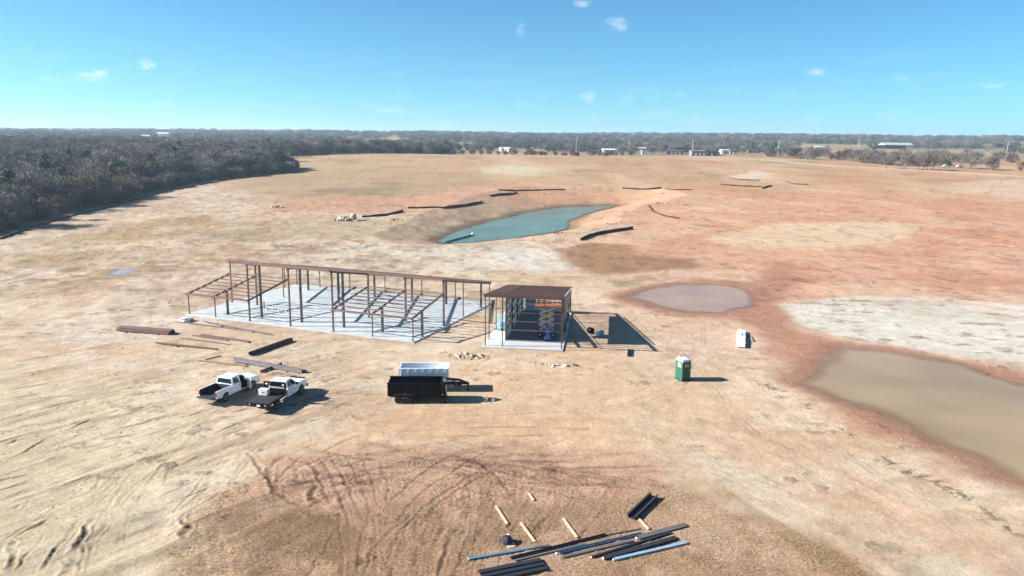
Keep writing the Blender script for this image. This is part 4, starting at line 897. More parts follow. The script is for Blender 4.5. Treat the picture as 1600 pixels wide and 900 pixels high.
def pickup():
    p0, p1 = (-26.63, 64.86), (-25.28, 68.69); p0, p1 = ((p0[0]*.965+p1[0]*.035, p0[1]*.965+p1[1]*.035), (p1[0]*.965+p0[0]*.035, p1[1]*.965+p0[1]*.035)); L = math.hypot(p1[0]-p0[0], p1[1]-p0[1]); s = L/3.67; rz = math.atan2(p1[1]-p0[1], p1[0]-p0[0])
    off = .86*s; x, y = p0[0]-math.sin(rz)*off, p0[1]+math.cos(rz)*off
    t = thing('pickup_truck', 'white crew cab pickup with tailgate down and front door open', 'truck', (x, y, tz(x, y)-.01), rz, scale=s)
    back = .88; cab(t, back, True)
    hw = .98
    for s_ in (-1, 1):
        prof = [(-.50, .55)] + [] ; prof = [(-1.22, .62), (-.52, .56)] + arch(0, .42, .5, 170, 10) + [(.53, .52), (back-.02, .52), (back-.02, 1.30), (-1.22, 1.32)]
        y0, y1 = (hw-.10, hw) if s_ > 0 else (-hw, -hw+.10)
        MB().prism(prof, y0, y1).build('bed_side', WHITE, t, .025)
        MB().box((-.17, s_*(hw-.125), 1.06), (2.06, .04, .50)).build('bed_liner_wall', BLACKM, t)
        MB().box((-1.235, s_*.90, 1.05), (.06, .14, .42)).build('tail_light', REDL, t, .01)
        MB().box((0, s_*.72, .92), (.9, .24, .3)).build('wheel_well', BLACKM, t)
    MB().box((-.17, 0, .76), (2.08, 1.76, .06)).build('bed_floor', BLACKM, t)
    MB().box((back-.06, 0, 1.05), (.06, 1.76, .50)).build('bed_front_wall', BLACKM, t)
    MB().box((-1.52, 0, .755), (.54, 1.62, .07)).build('tailgate', BLACKM, t, .015); MB().box((-1.52, 0, .712), (.56, 1.66, .012)).build('tailgate_skin', WHITE, t)
    MB().box((-1.30, 0, .52), (.2, 1.86, .2)).build('rear_bumper', CHROME, t, .04)
    for x_ in (0, 3.67):
        for y_ in (-.82, .82): wheel(t, x_, y_)
pickup()
def flatbed():
    p0, p1 = (-21.09, 62.80), (-20.07, 67.18); p0, p1 = ((p0[0]*.965+p1[0]*.035, p0[1]*.965+p1[1]*.035), (p1[0]*.965+p0[0]*.035, p1[1]*.965+p0[1]*.035)); L = math.hypot(p1[0]-p0[0], p1[1]-p0[1]); s = L/4.0; rz = math.atan2(p1[1]-p0[1], p1[0]-p0[0])
    off = .92*s; x, y = p0[0]-math.sin(rz)*off, p0[1]+math.cos(rz)*off
    t = thing('flatbed_truck', 'white pickup with a black flat deck and headache rack', 'truck', (x, y, tz(x, y)-.01), rz, scale=s)
    cab(t, 1.32, False)
    for o in list(t.children): o.location.x += .33; o.location.z += .05
    MB().box((-.22, 0, 1.03), (2.75, 2.15, .10)).build('flat_deck', BLACKM, t, .01)
    for k in range(5): MB().box((-.22, -.85+k*.425, 1.083), (2.7, .02, .008)).build('deck_seam', BLACKP, t)
    MB().box((-1.60, 0, .86), (.08, 2.13, .34)).build('tail_skirt', BLACKP, t, .01)
    for s_ in (-1, 1):
        MB().box((-.3, s_*1.04, .93), (2.55, .05, .16)).build('side_rail', BLACKP, t)
        for k in range(2): MB().box((-1.645, s_*(.72+.17*k), .88), (.02, .10, .10)).build('tail_light', REDL if k else mat('lamp_lens', (.6, .55, .5), .2), t)
        MB().box((-.3, s_*1.0, .72), (1.2, .18, .3)).build('tool_box', BLACKP, t, .01) if s_ > 0 else None
        MB().box((.05, s_*1.0, .92), (1.0, .14, .05)).build('fender', BLACKP, t)
    MB().box((-1.647, -.1, .83), (.012, .3, .15)).build('license_plate', WHITE, t)
    # headache rack
    for yy in (-1.0, 1.0): MB().box((1.20, yy, 1.5), (.1, .14, .96)).build('rack_post', BLACKP, t)
    MB().bar((1.2, -1.0, 1.95), (1.2, 1.0, 1.95), .1, .12).build('rack_rail', BLACKP, t)
    MB().bar((1.2, -.97, 1.35), (1.2, .97, 1.35), .05, .07).build('rack_rail', BLACKP, t)
    MB().box((1.2, 0, 1.24), (.04, 1.95, .36)).build('rack_plate', BLACKP, t)
    for k in range(14): MB().box((1.2, -.91+.14*k, 1.65), (.03, .07, .58)).build('rack_bar', BLACKP, t)
    for yy in (-.82, .82): MB().box((1.155, yy, 1.8), (.03, .18, .12)).build('work_light', WHITE, t)
    MB().box((.85, -.1, 1.16), (.5, 1.5, .15)).build('deck_box', BLACKP, t, .01)
    MB().box((5.12, 0, .9), (.06, 1.5, .7)).build('grille_guard_plate', BLACKP, t)
    for yy in (-.6, -.2, .2, .6): MB().bar((5.17, yy, .5), (5.17, yy, 1.3), .06, .06).build('grille_guard_bar', BLACKP, t)
    MB().box((5.15, 0, .55), (.25, 1.95, .24)).build('front_bumper_guard', BLACKP, t, .03)
    for x_ in (0, 4.0):
        for y_ in (-.86, .86): wheel(t, x_, y_, .43, .30, mat('grey_steel_rim', (.2, .2, .2), .5, .4))
    # cooler standing on the deck
    M = Matrix.Translation((x, y, tz(x, y)-.01)) @ Matrix.Rotation(rz, 4, 'Z') @ Matrix.Scale(s, 4); q = M @ Vector((.35, .55, 1.09))
    k = thing('cooler_box', 'white cooler box sitting on the black flatbed deck', 'cooler', q, rz+.05, scale=s)
    MB().box((0, 0, .22), (.5, .8, .44)).build('tub', WHITE, k, .03); MB().box((0, 0, .48), (.54, .84, .08)).build('lid', WHITE, k, .02)
    MB().box((-.275, 0, .3), (.02, .3, .04)).build('handle', BLACKP, k)
flatbed()
def dump_trailer(name, label, x, y, rz, m, gn, z1=1.9, rimm=None, s=1.0):
    t = thing(name, label, 'trailer', (x, y, tz(x, y)), rz, scale=s)
    L, Wd, z0 = 5.0, 2.1, .72
    MB().box((0, 0, z0+.04), (L, Wd, .08)).build('floor', m, t)
    for s_ in (-1, 1):
        MB().box((0, s_*(Wd/2-.02), (z0+z1)/2+.04), (L, .05, z1-z0-.08)).build('side_wall', m, t)
        MB().box((0, s_*(Wd/2-.02), z1+.04), (L+.1, .11, .09)).build('top_rail', m, t, .01)
        for k in range(7): MB().box((-L/2+.25+k*(L-.5)/6, s_*(Wd/2+.045), (z0+z1)/2), (.09, .075, z1-z0)).build('side_rib', m, t)
    MB().box((L/2-.02, 0, (z0+z1)/2+.04), (.05, Wd-.1, z1-z0-.08)).build('front_wall', m, t); MB().box((L/2-.02, 0, z1+.04), (.11, Wd-.12, .09)).build('top_rail', m, t)
    for s_ in (-1, 1): MB().box((-L/2+.02, s_*(Wd/4-.01), (z0+z1)/2), (.05, Wd/2-.07, z1-z0-.12)).build('tail_door', m, t)
    MB().bar((-L/2, -.45, .52), (L/2+.1, -.45, .52), .12, .22).build('frame_rail', BLACKP if gn else m, t); MB().bar((-L/2, .45, .52), (L/2+.1, .45, .52), .12, .22).build('frame_rail', BLACKP if gn else m, t)
    for wx in (-1.45, -.6):
        for s_ in (-1, 1): wheel(t, wx, s_*(Wd/2+.02 if gn else Wd/2-.02), .40, .24, mat('black_rim', (.03, .03, .03), .5))
        MB().cyl((wx, -Wd/2, .4), (wx, Wd/2, .4), .05, 8).build('axle', BLACKP, t)
    for s_ in (-1, 1):
        MB().prism([(-2.02, .74), (-1.8, .92), (-.25, .92), (-.03, .74), (-.08, .72), (-.28, .87), (-1.77, .87), (-1.97, .72)], s_*(Wd/2+.03)-(.13), s_*(Wd/2+.03)+.13).build('fender', mat('worn_black', (.05, .05, .055), .5), t)
    if gn:
        for s_ in (-1, 1):
            MB().box((L/2+.22, s_*.72, 1.15), (.18, .18, 1.55)).build('neck_upright', m, t)
            MB().bar((L/2+.22, s_*.72, 1.85), (L/2+1.5, s_*.45, 1.85), .15, .2).build('neck_beam', m, t); MB().bar((L/2+1.5, s_*.45, 1.85), (L/2+2.5, 0, 1.62), .15, .2).build('neck_beam', m, t)
        MB().box((L/2+.22, 0, 1.9), (.16, 1.35, .16)).build('neck_crossbar', m, t); MB().box((L/2+.22, 0, .6), (.16, 1.35, .16)).build('neck_crossbar', m, t)
        MB().box((L/2+1.0, 0, 1.9), (.14, 1.0, .14)).build('neck_crossbar', m, t)
        MB().cyl((L/2+2.42, 0, 1.62), (L/2+2.42, 0, .95), .075, 10).build('coupler', m, t); MB().box((L/2+2.42, 0, 1.0), (.2, .2, .12)).build('coupler_head', m, t)
        MB().box((L/2+.75, 0, 1.5), (.55, .7, .4)).build('pump_box', mat('worn_grey_paint', (.18, .17, .17), .5, 0, .3, 4.), t, .02)
        MB().cyl((L/2+.36, -.35, .95), (L/2+.30, -.35, 2.15), .11, 12).build('hoist_cylinder', mat('silver_cylinder', (.5, .48, .48), .35, .5), t)
        for s_ in (-1, 1): MB().cyl((L/2+.3, s_*.95, 1.1), (L/2+.3, s_*.95, .06), .06, 8).build('landing_jack', m, t); MB().box((L/2+.3, s_*.95, .03), (.3, .3, .05)).build('jack_foot', m, t)
        MB().box((-L/2+.3, -Wd/2-.02, .42), (.06, .05, .3)).build('stabilizer', CREAM, t)
        MB().box((-L/2+.1, -Wd/2-.03, .66), (.4, .04, .05)).build('reflector', CREAM, t)
        for k in (-.9, -.1): MB().box((k, -Wd/2-.09, 1.06), (.16, .03, .05)).build('side_marker', STEELP, t)
    else:
        for s_ in (-1, 1): MB().bar((L/2, s_*.7, .5), (L/2+1.4, 0, .5), .12, .16).build('tongue', BLACKP, t)
        MB().cyl((L/2+1.2, 0, .05), (L/2+1.2, 0, 1.0), .05, 8).build('tongue_jack', BLACKP, t)
        MB().box((L/2+.55, 0, .75), (.6, .8, .4)).build('pump_box', m, t, .02)
    return t
_b0, _b1 = (-11.45, 65.01), (-6.03, 65.14)
TRX, TRY, TRR = -8.95, 65.85, R(1.5)
dump_trailer('dump_trailer', 'black gooseneck dump trailer with tandem wheels in front of the white one', TRX, TRY, TRR, BLACKP, True)
dump_trailer('dump_trailer', 'white high sided dump trailer parked behind the black gooseneck trailer', -8.5, 69.15, R(2.0), WHITE, False, 2.4, s=.95)
def load(p0, p1, w, h, z, m, name, label, cat):
    c, s = math.cos(TRR), math.sin(TRR)
    q = [(TRX+a*c-b*s, TRY+a*s+b*c) for a, b in (p0, p1)]; loc, rz, L = along(*q, z=tz(TRX, TRY)+z)
    t = thing(name, label, cat, loc, rz); MB().box((0, 0, h/2), (L, w, h)).build('sheet' if w > .4 else 'bar', m, t, .01); 
    if w > .4: MB().box((0, 0, h+.02), (L*.9, .06, .04)).build('edge_fold', m, t)
    else: MB().box((-L/2+.08, 0, h+.03), (.18, w*1.6, .08)).build('end_plate', m, t)
load((-2.3, .1), (-1.2, .1), 1.0, .04, .95, WHITEM, 'sheet_panel', 'pale sheet panel lying in the back of the black trailer', 'sheet')
load((-.95, .4), (1.7, -.2), .14, .12, 1.15, mat('bright_galvanised', (.62, .58, .55), .35, .5), 'galvanised_bar', 'bright galvanised bar lying inside the black trailer', 'bar')
load((-1.6, -.3), (1.8, -.45), .3, .5, .8, mat('dark_grey_paint', (.07, .07, .075), .5), 'grey_channel', 'dark grey channel lying along the black trailer near side', 'channel')
load((-1.1, .75), (2.2, .72), .3, .3, .8, mat('slate_paint', (.13, .13, .14), .5), 'slate_channel', 'slate grey channel lying along the black trailer far side', 'channel')

# ---------------------------------------------------------------- portable toilet
def toilet():
    x, y = (17.85, 73.0); t = thing('portable_toilet', 'green portable toilet with white domed roof on the bare sand', 'portable toilet', (x, y, tz(x, y)), R(24))
    w, d, h = 1.08, 1.12, 2.02
    MB().box((0, 0, .08), (w+.06, d+.06, .16)).build('base', GREEND, t, .02)
    MB().box((-w/2+.02, 0, h/2+.1), (.04, d-.05, h-.1)).build('side_wall', GREENP, t); MB().box((w/2-.02, 0, h/2+.1), (.04, d-.05, h-.1)).build('side_wall', GREENP, t); MB().box((0, d/2-.02, h/2+.1), (w, .04, h-.1)).build('back_wall', GREENP, t)
    MB().box((0, -d/2+.03, h/2+.1), (w-.22, .04, h-.14)).build('door', GREEND, t, .01)
    for s in (-1, 1):
        MB().box((s*(w/2-.06), -d/2+.03, h/2+.1), (.12, .07, h-.08)).build('corner_post', mat('pale_green_trim', (.07, .17, .13), .5), t, .01); MB().box((s*(w/2-.04), d/2-.04, h/2+.1), (.09, .09, h-.08)).build('corner_post', GREENP, t)
        for k in range(4): MB().box((s*(w/2+.002), -.3+.2*k, 1.0), (.02, .05, 1.5)).build('wall_rib', GREENP, t)
    MB().box((0, -d/2+.03, h+.0), (w-.02, .06, .14)).build('lintel', GREEND, t)
    sm = mat('pale_yellow_sign', (.72, .72, .38), .5)
    MB().box((.02, -d/2-.002, 1.66), (.46, .02, .3)).build('door_sign', mat('gold_sign', (.5, .42, .16), .5), t); MB().box((-w/2-.016, -.08, 1.66), (.02, .52, .42)).build('side_sign', sm, t)
    for k in range(3): MB().box((.02, -d/2-.014, 1.73-.07*k), (.34, .006, .022)).build('sign_lettering', GREEND, t)
    MB().box((.30, -d/2-.01, 1.12), (.07, .04, .12)).build('latch', CHROME, t)
    rings = []
    for k in range(6):
        a = k/5*math.pi/2; q = math.cos(a); zz = h+.08+.26*math.sin(a)
        rings.append([((w/2+.05)*(.35+.65*q)*cx, (d/2+.05)*(.25+.75*q)*cy, zz) for cx, cy in ((-1, -1), (1, -1), (1, 1), (-1, 1))])
    MB().loft([[(p[0], p[1], h+.03) for p in rings[0]]]+rings).build('roof', mat('white_translucent_plastic', (.74, .78, .78), .4), t, .05)
    MB().cyl((-.35, .35, h+.1), (-.35, .35, h+.48), .05, 8).build('vent_pipe', WHITE, t)
    for s in (-.35, .35): MB().box((s, 0, .02), (.1, d+.3, .07)).build('skid', GREEND, t)
toilet()
# ---------------------------------------------------------------- white wrapped bundle and small things on the sand
def wrapped():
    p, q = (27.70, 85.45), (29.99, 92.76); loc, rz, L = along(p, q)
    t = thing('wrapped_bundle', 'long white wrapped bundle lying on the sand beyond the portable toilet', 'bundle', loc, rz)
    rr = random.Random(9); rings = []; n = 14
    for k in range(n+1):
        u = -L/2+L*k/n; e = .9 if k in (0, n) else 1; j = rr.uniform(-.05, .05)
        rings.append([(u, -.52*e+j, .1), (u, .52*e+j*.5, .1), (u, .52*e+j, .36+rr.uniform(-.04, .04)), (u, .15, .47+rr.uniform(-.02, .02)), (u, -.48*e, .40+rr.uniform(-.04, .04))])
    MB().loft(rings).build('wrapping', mat('white_plastic_wrap', (.74, .76, .79), .35, 0, .08, 4., .3), t)
    for k in (-2, 0, 2): MB().box((k*L/5.5, 0, .05), (.14, 1.25, .1)).build('sleeper', WOODM, t); MB().box((k*L/5.5, 0, .24), (.03, 1.10, .42)).build('strap', mat('pale_strap', (.6, .61, .63), .6), t)
    MB().box((L/8, .0, .492), (1.7, .10, .012)).build('print', mat('grey_print', (.48, .49, .53), .6), t)
    (x, y) = (30.41, 89.47); r = thing('steel_stake', 'thin dark bent bar lying right of the white wrapped bundle', 'bar', (x, y, tz(x, y)), R(80))
    MB().bar((-1.2, 0, .05), (1.2, 0, .05), .08, .08).build('bar', STEELD, r); MB().bar((1.2, 0, .05), (1.3, .9, .05), .05, .05).build('bend', STEELD, r); MB().bar((-1.2, 0, .05), (-1.1, .5, .05), .05, .05).build('bend', STEELD, r)
wrapped()
bundle((13.47, 81.08), (14.01, 84.14), 'steel_beam', 'short dark beam lying on the sand right of the shop', 'steel beam', 1, .3, .26, STEELD, prof='c', part='beam')
def genbox():
    x, y = (11.24, 90.49); t = thing('metal_tool_chest', 'grey blue metal chest in the shop shadow on the sand', 'chest', (x, y, tz(x, y)), R(-4))
    m = mat('grey_blue_paint', (.18, .27, .38), .45, 0, .15, 5.)
    MB().box((0, 0, .28), (1.05, .6, .5)).build('chest_body', m, t, .02); MB().box((0, .02, .56), (1.1, .64, .07)).build('lid', m, t, .02); MB().box((0, -.31, .4), (.2, .02, .05)).build('latch', CHROME, t)
    MB().box((-.4, 0, .02), (.1, .62, .05)).build('skid', BLACKP, t); MB().box((.4, 0, .02), (.1, .62, .05)).build('skid', BLACKP, t)
    x, y = (10.19, 91.39); r = thing('wire_reel', 'dark round cable reel beside the grey blue chest', 'reel', (x, y, tz(x, y)), .5)
    MB().cyl((0, -.25, .4), (0, .25, .4), .2, 14).build('drum', STEELD, r); MB().cyl((0, -.3, .4), (0, -.26, .4), .4, 18).build('flange', BLACKP, r); MB().cyl((0, .26, .4), (0, .3, .4), .4, 18).build('flange', BLACKP, r)
genbox()
bundle((8.94, 102.41), (11.15, 102.41), 'steel_beam', 'thin dark bar lying on the sand behind the shop', 'steel bar', 1, .16, .1, STEELD, prof='b', part='bar')
def heap(name, label, cat, px, n, rad, mats, hmax=.35, seed=1, flat=.35):
    x, y = px; t = thing(name, label, cat, (x, y, tz(x, y)), 0); rr = random.Random(seed)
    for k in range(n):
        a = rr.uniform(0, 6.28); r = rad*math.sqrt(rr.random()); s = rr.uniform(.08, .26); rings = []; m = 7
        for (z, q) in ((0, .85), (.4, 1.0), (.8, .7), (1.0, .3)):
            rings.append([(q*s*math.cos(u)*(1+rr.uniform(-.3, .3)), q*s*.8*math.sin(u)*(1+rr.uniform(-.3, .3)), z*s*2*flat*(1+rr.uniform(-.2, .2))) for u in [2*math.pi*i/m for i in range(m)]])
        o = MB().loft(rings).build('scrap', rr.choice(mats), t); o.location = (r*math.cos(a)*1.6, r*math.sin(a), 0); o.rotation_euler = (rr.uniform(-.2, .2), rr.uniform(-.2, .2), a)
    return t
GRV = mat('crushed_grey_gravel', (.30, .29, .27), .9, 0, .4, 6., .5)
heap('gravel_patch', 'small patch of grey rubble in front of the shop, nearer the slab', 'rubble', (3.40, 80.89), 9, .45, [GRV], seed=2, flat=.15)
heap('gravel_patch', 'larger patch of grey rubble left of the trash heap', 'rubble', (2.65, 77.82), 14, .7, [GRV], seed=3, flat=.15)
heap('trash_heap', 'white and brown trash heap with plastic sheeting in front of the shop', 'trash', (5.08, 77.18), 16, .8, [WHITE, WHITEM, STEEL, BLACKM, WHITE], seed=4, flat=.3)
heap('trash_heap', 'dark crumpled trash right of the white and brown heap', 'trash', (6.61, 77.02), 6, .45, [BLACKM, STEEL, WHITEM], seed=5, flat=.3)
def brush():
    x, y = (-5.21, 80.17); t = thing('brush_pile', 'churned dirt and root clods heaped between the slab and the trailers', 'dirt pile', (x, y, tz(x, y)), 0); rr = random.Random(8)
    n = 44; g_ = np.linspace(-1, 1, n); GX, GY = np.meshgrid(g_*3.1, g_*1.9); q = np.clip(1-(GX/3.0)**2-(GY/1.8)**2, 0, 1); rid = fbm(GX*1.6+GY*.9+50, GY*1.1-GX*.5+50, 1.1, 4, 120); GZ = q*(.12+.62*np.abs(rid-.5)*2.2) - .06
    V = np.stack([GX.ravel(), GY.ravel(), GZ.ravel()], 1); F = [(a, a+1, a+n+1, a+n) for r_ in range(n-1) for a in range(r_*n, r_*n+n-1)]
    MB().add(V.tolist(), F).build('mound', DIRT, t, smooth=True)
    for k in range(22):
        s = rr.uniform(.06, .22); rings = []
        for (z, q) in ((0, .9), (.5, 1.0), (1.0, .35)): rings.append([(q*s*math.cos(u)*(1+rr.uniform(-.35, .35)), q*s*math.sin(u)*(1+rr.uniform(-.35, .35)), z*s*.8) for u in [2*math.pi*i/6 for i in range(6)]])
        o = MB().loft(rings).build('clod', DIRT, t); o.location = (rr.gauss(0, 1.5), rr.gauss(0, .9), -.03); o.rotation_euler = (rr.uniform(-.3, .3), rr.uniform(-.3, .3), rr.uniform(0, 6))
    for k in range(9):
        a = rr.uniform(0, 3.14); L = rr.uniform(.6, 1.8); c = Vector((rr.gauss(0, 1.2), rr.gauss(0, .7), .12)); d = Vector((math.cos(a), math.sin(a), rr.uniform(-.05, .25)))
        MB().cyl(c-d*L/2, c+d*L/2, .035, 5, .015).build('root', BARK, t)
brush()
# ---------------------------------------------------------------- trim, boards and panels in the near stubble
G2 = 'metal trim laid out on the stubble'
def trim(p, q, w, h, m, label, prof='n', rows=1, ends=True):
    loc, rz, L = along(p, q); w *= .66; h *= .75; t = mk_bundle('metal_trim', label, 'metal trim', loc, rz, rows, L, w, h, m, group=G2, prof=prof, part='trim_piece')
    if ends: MB().box((-L/2-.16, 0, h/2), (.05, rows*w*.5, h*.6)).build('white_end_tag', WHITE, t)
    return t
trim((-2.20, 39.04), (1.58, 40.31), .3, .14, TRIMB, 'blue filmed trim at the far left of the trim pile')
trim((1.66, 40.38), (2.56, 40.61), .3, .12, TRIMG, 'short grey trim off the end of the left blue trim', ends=False)
trim((0.20, 39.17), (6.11, 41.95), .28, .16, TRIMD, 'long charcoal trim running up from the black panels', prof='c', ends=False)
trim((0.31, 38.90), (4.56, 40.80), .26, .10, TRIMG, 'grey trim lying against the long charcoal trim', ends=False)
trim((6.15, 41.95), (8.45, 42.75), .13, .08, TRIMG, 'thin grey trim at the top of the pile below the short board', ends=False)
trim((2.98, 39.77), (8.33, 42.08), .3, .17, TRIMB, 'blue and charcoal trim in the middle of the pile', prof='c')
trim((3.22, 39.33), (7.60, 41.24), .3, .12, TRIMG, 'wide grey trim in the middle of the pile', ends=False)
trim((8.05, 41.62), (11.37, 43.24), .3, .14, TRIMG, 'grey trim pair at the upper right of the pile', rows=2)
trim((5.00, 39.40), (10.26, 42.28), .22, .16, TRIMD, 'dark trim second from the right of the pile')
trim((5.70, 39.28), (10.39, 41.60), .26, .2, TRIMD, 'wide black stack of trim beside the pale blue one', rows=2)
trim((6.29, 39.16), (10.95, 41.09), .34, .16, TRIML, 'pale blue filmed trim on the right edge of the pile')
def channel(p, q):
    loc, rz, L = along(p, q); t = thing('gutter_channel', 'short wide black channel lying above the trim pile', 'channel', loc, rz)
    MB().box((0, 0, .05), (L, .42, .03)).build('web', mat('black_channel', (.04, .035, .04), .3, .3), t)
    for s in (-1, 1): MB().box((0, s*.23, .14), (L, .03, .22)).build('flange', STEELD, t); MB().box((0, s*.28, .245), (L, .11, .02)).build('lip', STEELD, t)
channel((7.95, 43.98), (10.03, 47.09))
G3 = 'boards in the stubble'
for (a, b, l) in [((-0.89, 45.40), (-0.10, 43.06), 'pine board farthest left in the stubble above the black bag'), ((0.76, 43.24), (1.60, 40.96), 'longest pine board right of the black bag'), ((3.52, 43.88), (4.23, 41.53), 'pine board in the middle touching the trim pile'), ((8.42, 44.07), (8.87, 42.64), 'pine board under the end of the black channel'), ((1.34, 47.30), (1.67, 46.28), 'short pine offcut farthest up the stubble')]:
    loc, rz, L = along(a, b); t = thing('wooden_board', l, 'board', loc, rz, G3); MB().box((0, 0, .05), (L, .14, .09)).build('plank', WOODM, t, .006); MB().box((L/2-.02, 0, .05), (.05, .13, .08)).build('end_grain', mat('end_grain', (.35, .22, .11), .9), t)
def panels():
    loc, rz, L = along((-1.52, 37.19), (2.05, 38.54)); t = thing('roof_panel_stack', 'black ribbed roof panels lying at the bottom edge of the picture', 'panels', loc, rz)
    for k in range(3):
        y = -.42+.42*k; MB().box((0, y, .09+.01*k), (L, .40, .05)).build('panel', mat('black_panel_metal', (.04, .042, .05), .3, .3, .1), t)
        MB().box((0, y-.2, .14+.01*k), (L, .04, .06)).build('standing_seam', mat('black_seam', (.02, .02, .024), .35), t)
    loc, rz, L = along((1.86, 37.45), (2.60, 37.65)); t = thing('brown_panel', 'red brown metal panel at the bottom edge beside the black panels', 'panel', loc, R(-25))
    for k in range(3): MB().box((.3, -.4+.16*k, .06), (1.0, .15, .07)).build('panel_rib', mat('brown_panel_metal', (.22, .12, .10), .5), t, .01)
panels()
def bag():
    x, y = (-0.16, 40.92); t = thing('black_bag', 'black tied bag with a white top in the stubble', 'bag', (x, y, tz(x, y)), .3); rr = random.Random(4); rings = []
    for z, r in ((0, .25), (.1, .38), (.3, .36), (.42, .22), (.5, .08)): rings.append([(r*math.cos(u)*(1+rr.uniform(-.25, .25)), r*math.sin(u)*(1+rr.uniform(-.25, .25)), z) for u in [2*math.pi*i/11 for i in range(11)]])
    MB().loft(rings).build('sack', BLACKM, t); MB().box((.12, .12, .42), (.24, .18, .08), .5).build('white_flap', WHITE, t, .02)
    x, y = (0.12, 40.56); r = thing('cardboard_sheet', 'flat cardboard sheet beside the black bag', 'cardboard', (x, y, tz(x, y)), .4)
    MB().box((0, 0, .04), (.5, .42, .03)).build('sheet', mat('cardboard', (.62, .48, .36), .9), r); MB().box((.18, .1, .07), (.12, .2, .03)).build('flap', MATS['cardboard'], r)
bag()
def tarp():
    x, y = (35.14, 67.46); t = thing('blue_tarp', 'scrap of bright blue tarp at the edge of the large puddle', 'tarp', (x, y, tz(x, y)), .2); rr = random.Random(2)
    vs = [(.14*i-.35+rr.uniform(-.04, .04), .12*j-.2+rr.uniform(-.04, .04), .05+rr.uniform(0, .14)) for j in range(4) for i in range(6)]; fs = [(j*6+i, j*6+i+1, (j+1)*6+i+1, (j+1)*6+i) for j in range(3) for i in range(5)]
    o = MB().add(vs, fs).build('sheet', mat('bright_blue_tarp', (.02, .22, .62), .5), t); q = o.modifiers.new('thickness', 'SOLIDIFY'); q.thickness = .02
    MB().bar((-.6, .05, .06), (-.2, 0, .08), .06, .02).build('tail', MATS['bright_blue_tarp'], t)
tarp()

# ---------------------------------------------------------------- silt fences, rocks, pond pipe
def silt_fence(poly, label, h=.75, n=None, stakes=True, th=.035):
    P = np.array(poly, float); seg = np.hypot(*np.diff(P, axis=0).T); S = np.concatenate([[0], np.cumsum(seg)]); L = S[-1]; n = n or max(6, int(L/3))
    rr = random.Random(int(L*10)); c = P.mean(0); z0 = tz(*c); h *= .72; t = thing('silt_fence', label, 'silt fence', (c[0], c[1], z0), 0, 'silt fences on the graded field')
    pts = []
    for k in range(n+1):
        s = L*k/n; x = np.interp(s, S, P[:, 0]); y = np.interp(s, S, P[:, 1]); pts.append((x, y, tz(x, y)))
    vs = []; fs = []
    for k, (x, y, z) in enumerate(pts):
        a = pts[max(k-1, 0)]; b = pts[min(k+1, n)]; d = Vector((b[0]-a[0], b[1]-a[1], 0)).normalized(); nn = Vector((-d.y, d.x, 0))*th*(1+rr.uniform(-.4, .6)); hh = h*(1+rr.uniform(-.25, .15)); q = Vector((x-c[0], y-c[1], z-z0)); ln = nn*rr.uniform(-.6, .6)
        vs += [q-nn*1.5+Vector((0, 0, -.1)), q-nn*.5+ln+Vector((0, 0, hh)), q+nn*.5+ln+Vector((0, 0, hh)), q+nn*1.5+Vector((0, 0, -.1))]
        if k:
            o = (k-1)*4; fs += [(o+i, o+i+1, o+5+i, o+4+i) for i in range(3)]
    fs += [(0, 1, 2, 3), (n*4+3, n*4+2, n*4+1, n*4)]
    MB().add(vs, fs).build('fabric', SILT, t)
    if stakes:
        for k in range(0, n+1, 2):
            x, y, z = pts[k]; MB().box((x-c[0], y-c[1], z-z0+h*.55), (.06, .06, h*1.2)).build('stake', BARK, t)
for P, l, h in [
    ([(-45.26, 220.18), (-39.70, 225.81), (-35.23, 235.63)], 'short black silt fence right of the boulder pile', .9),
    ([(-34.89, 244.89), (-23.15, 249.45), (-16.44, 263.78), (-11.52, 278.01)], 'long bowed black silt fence left of the pond', .9),
    ([(-9.42, 294.92), (1.68, 313.66)], 'short black silt fence above the left end of the pond', .9),
    ([(-6.22, 313.44), (22.97, 331.06)], 'long straight silt fence behind the pond', .8),
    ([(49.72, 337.59), (58.07, 333.37), (66.92, 333.06)], 'black silt fence behind the right end of the pond', 1.0),
    ([(67.91, 330.82), (70.45, 325.16), (79.14, 326.20)], 'thin silt fence just right of the one behind the pond', .6),
    ([(48.42, 264.60), (46.57, 244.63), (47.90, 233.07), (51.46, 226.16)], 'curved grey silt fence right of the pond tip', .7),
    ([(16.68, 179.07), (20.49, 188.39), (25.45, 195.06), (33.33, 202.72)], 'thick black silt fence on the near side of the pond', 1.1),
    ([(114.85, 398.49), (119.93, 387.95), (128.95, 387.86)], 'upper thin silt fence by the pale bank far right', .7),
    ([(99.64, 355.57), (106.58, 350.95), (116.94, 348.30)], 'lower silt fence by the pale bank far right', .8),
    ([(114.51, 340.00), (119.49, 348.70), (123.70, 353.95)], 'short dark end piece beside the lower far right fence', 1.0),
    ([(140.56, 382.89), (139.85, 367.66), (145.45, 364.91)], 'rightmost thin bent silt fence on the orange field', .6),
    ([(-119.56, 169.71), (-126.04, 194.06), (-130.86, 223.20), (-130.82, 241.50), (-137.66, 279.54), (-138.30, 317.90), (-134.44, 351.53), (-126.32, 372.74), (-116.00, 399.65)], 'very long low black silt fence along the edge of the wood', .5)]:
    silt_fence(P, l, h)
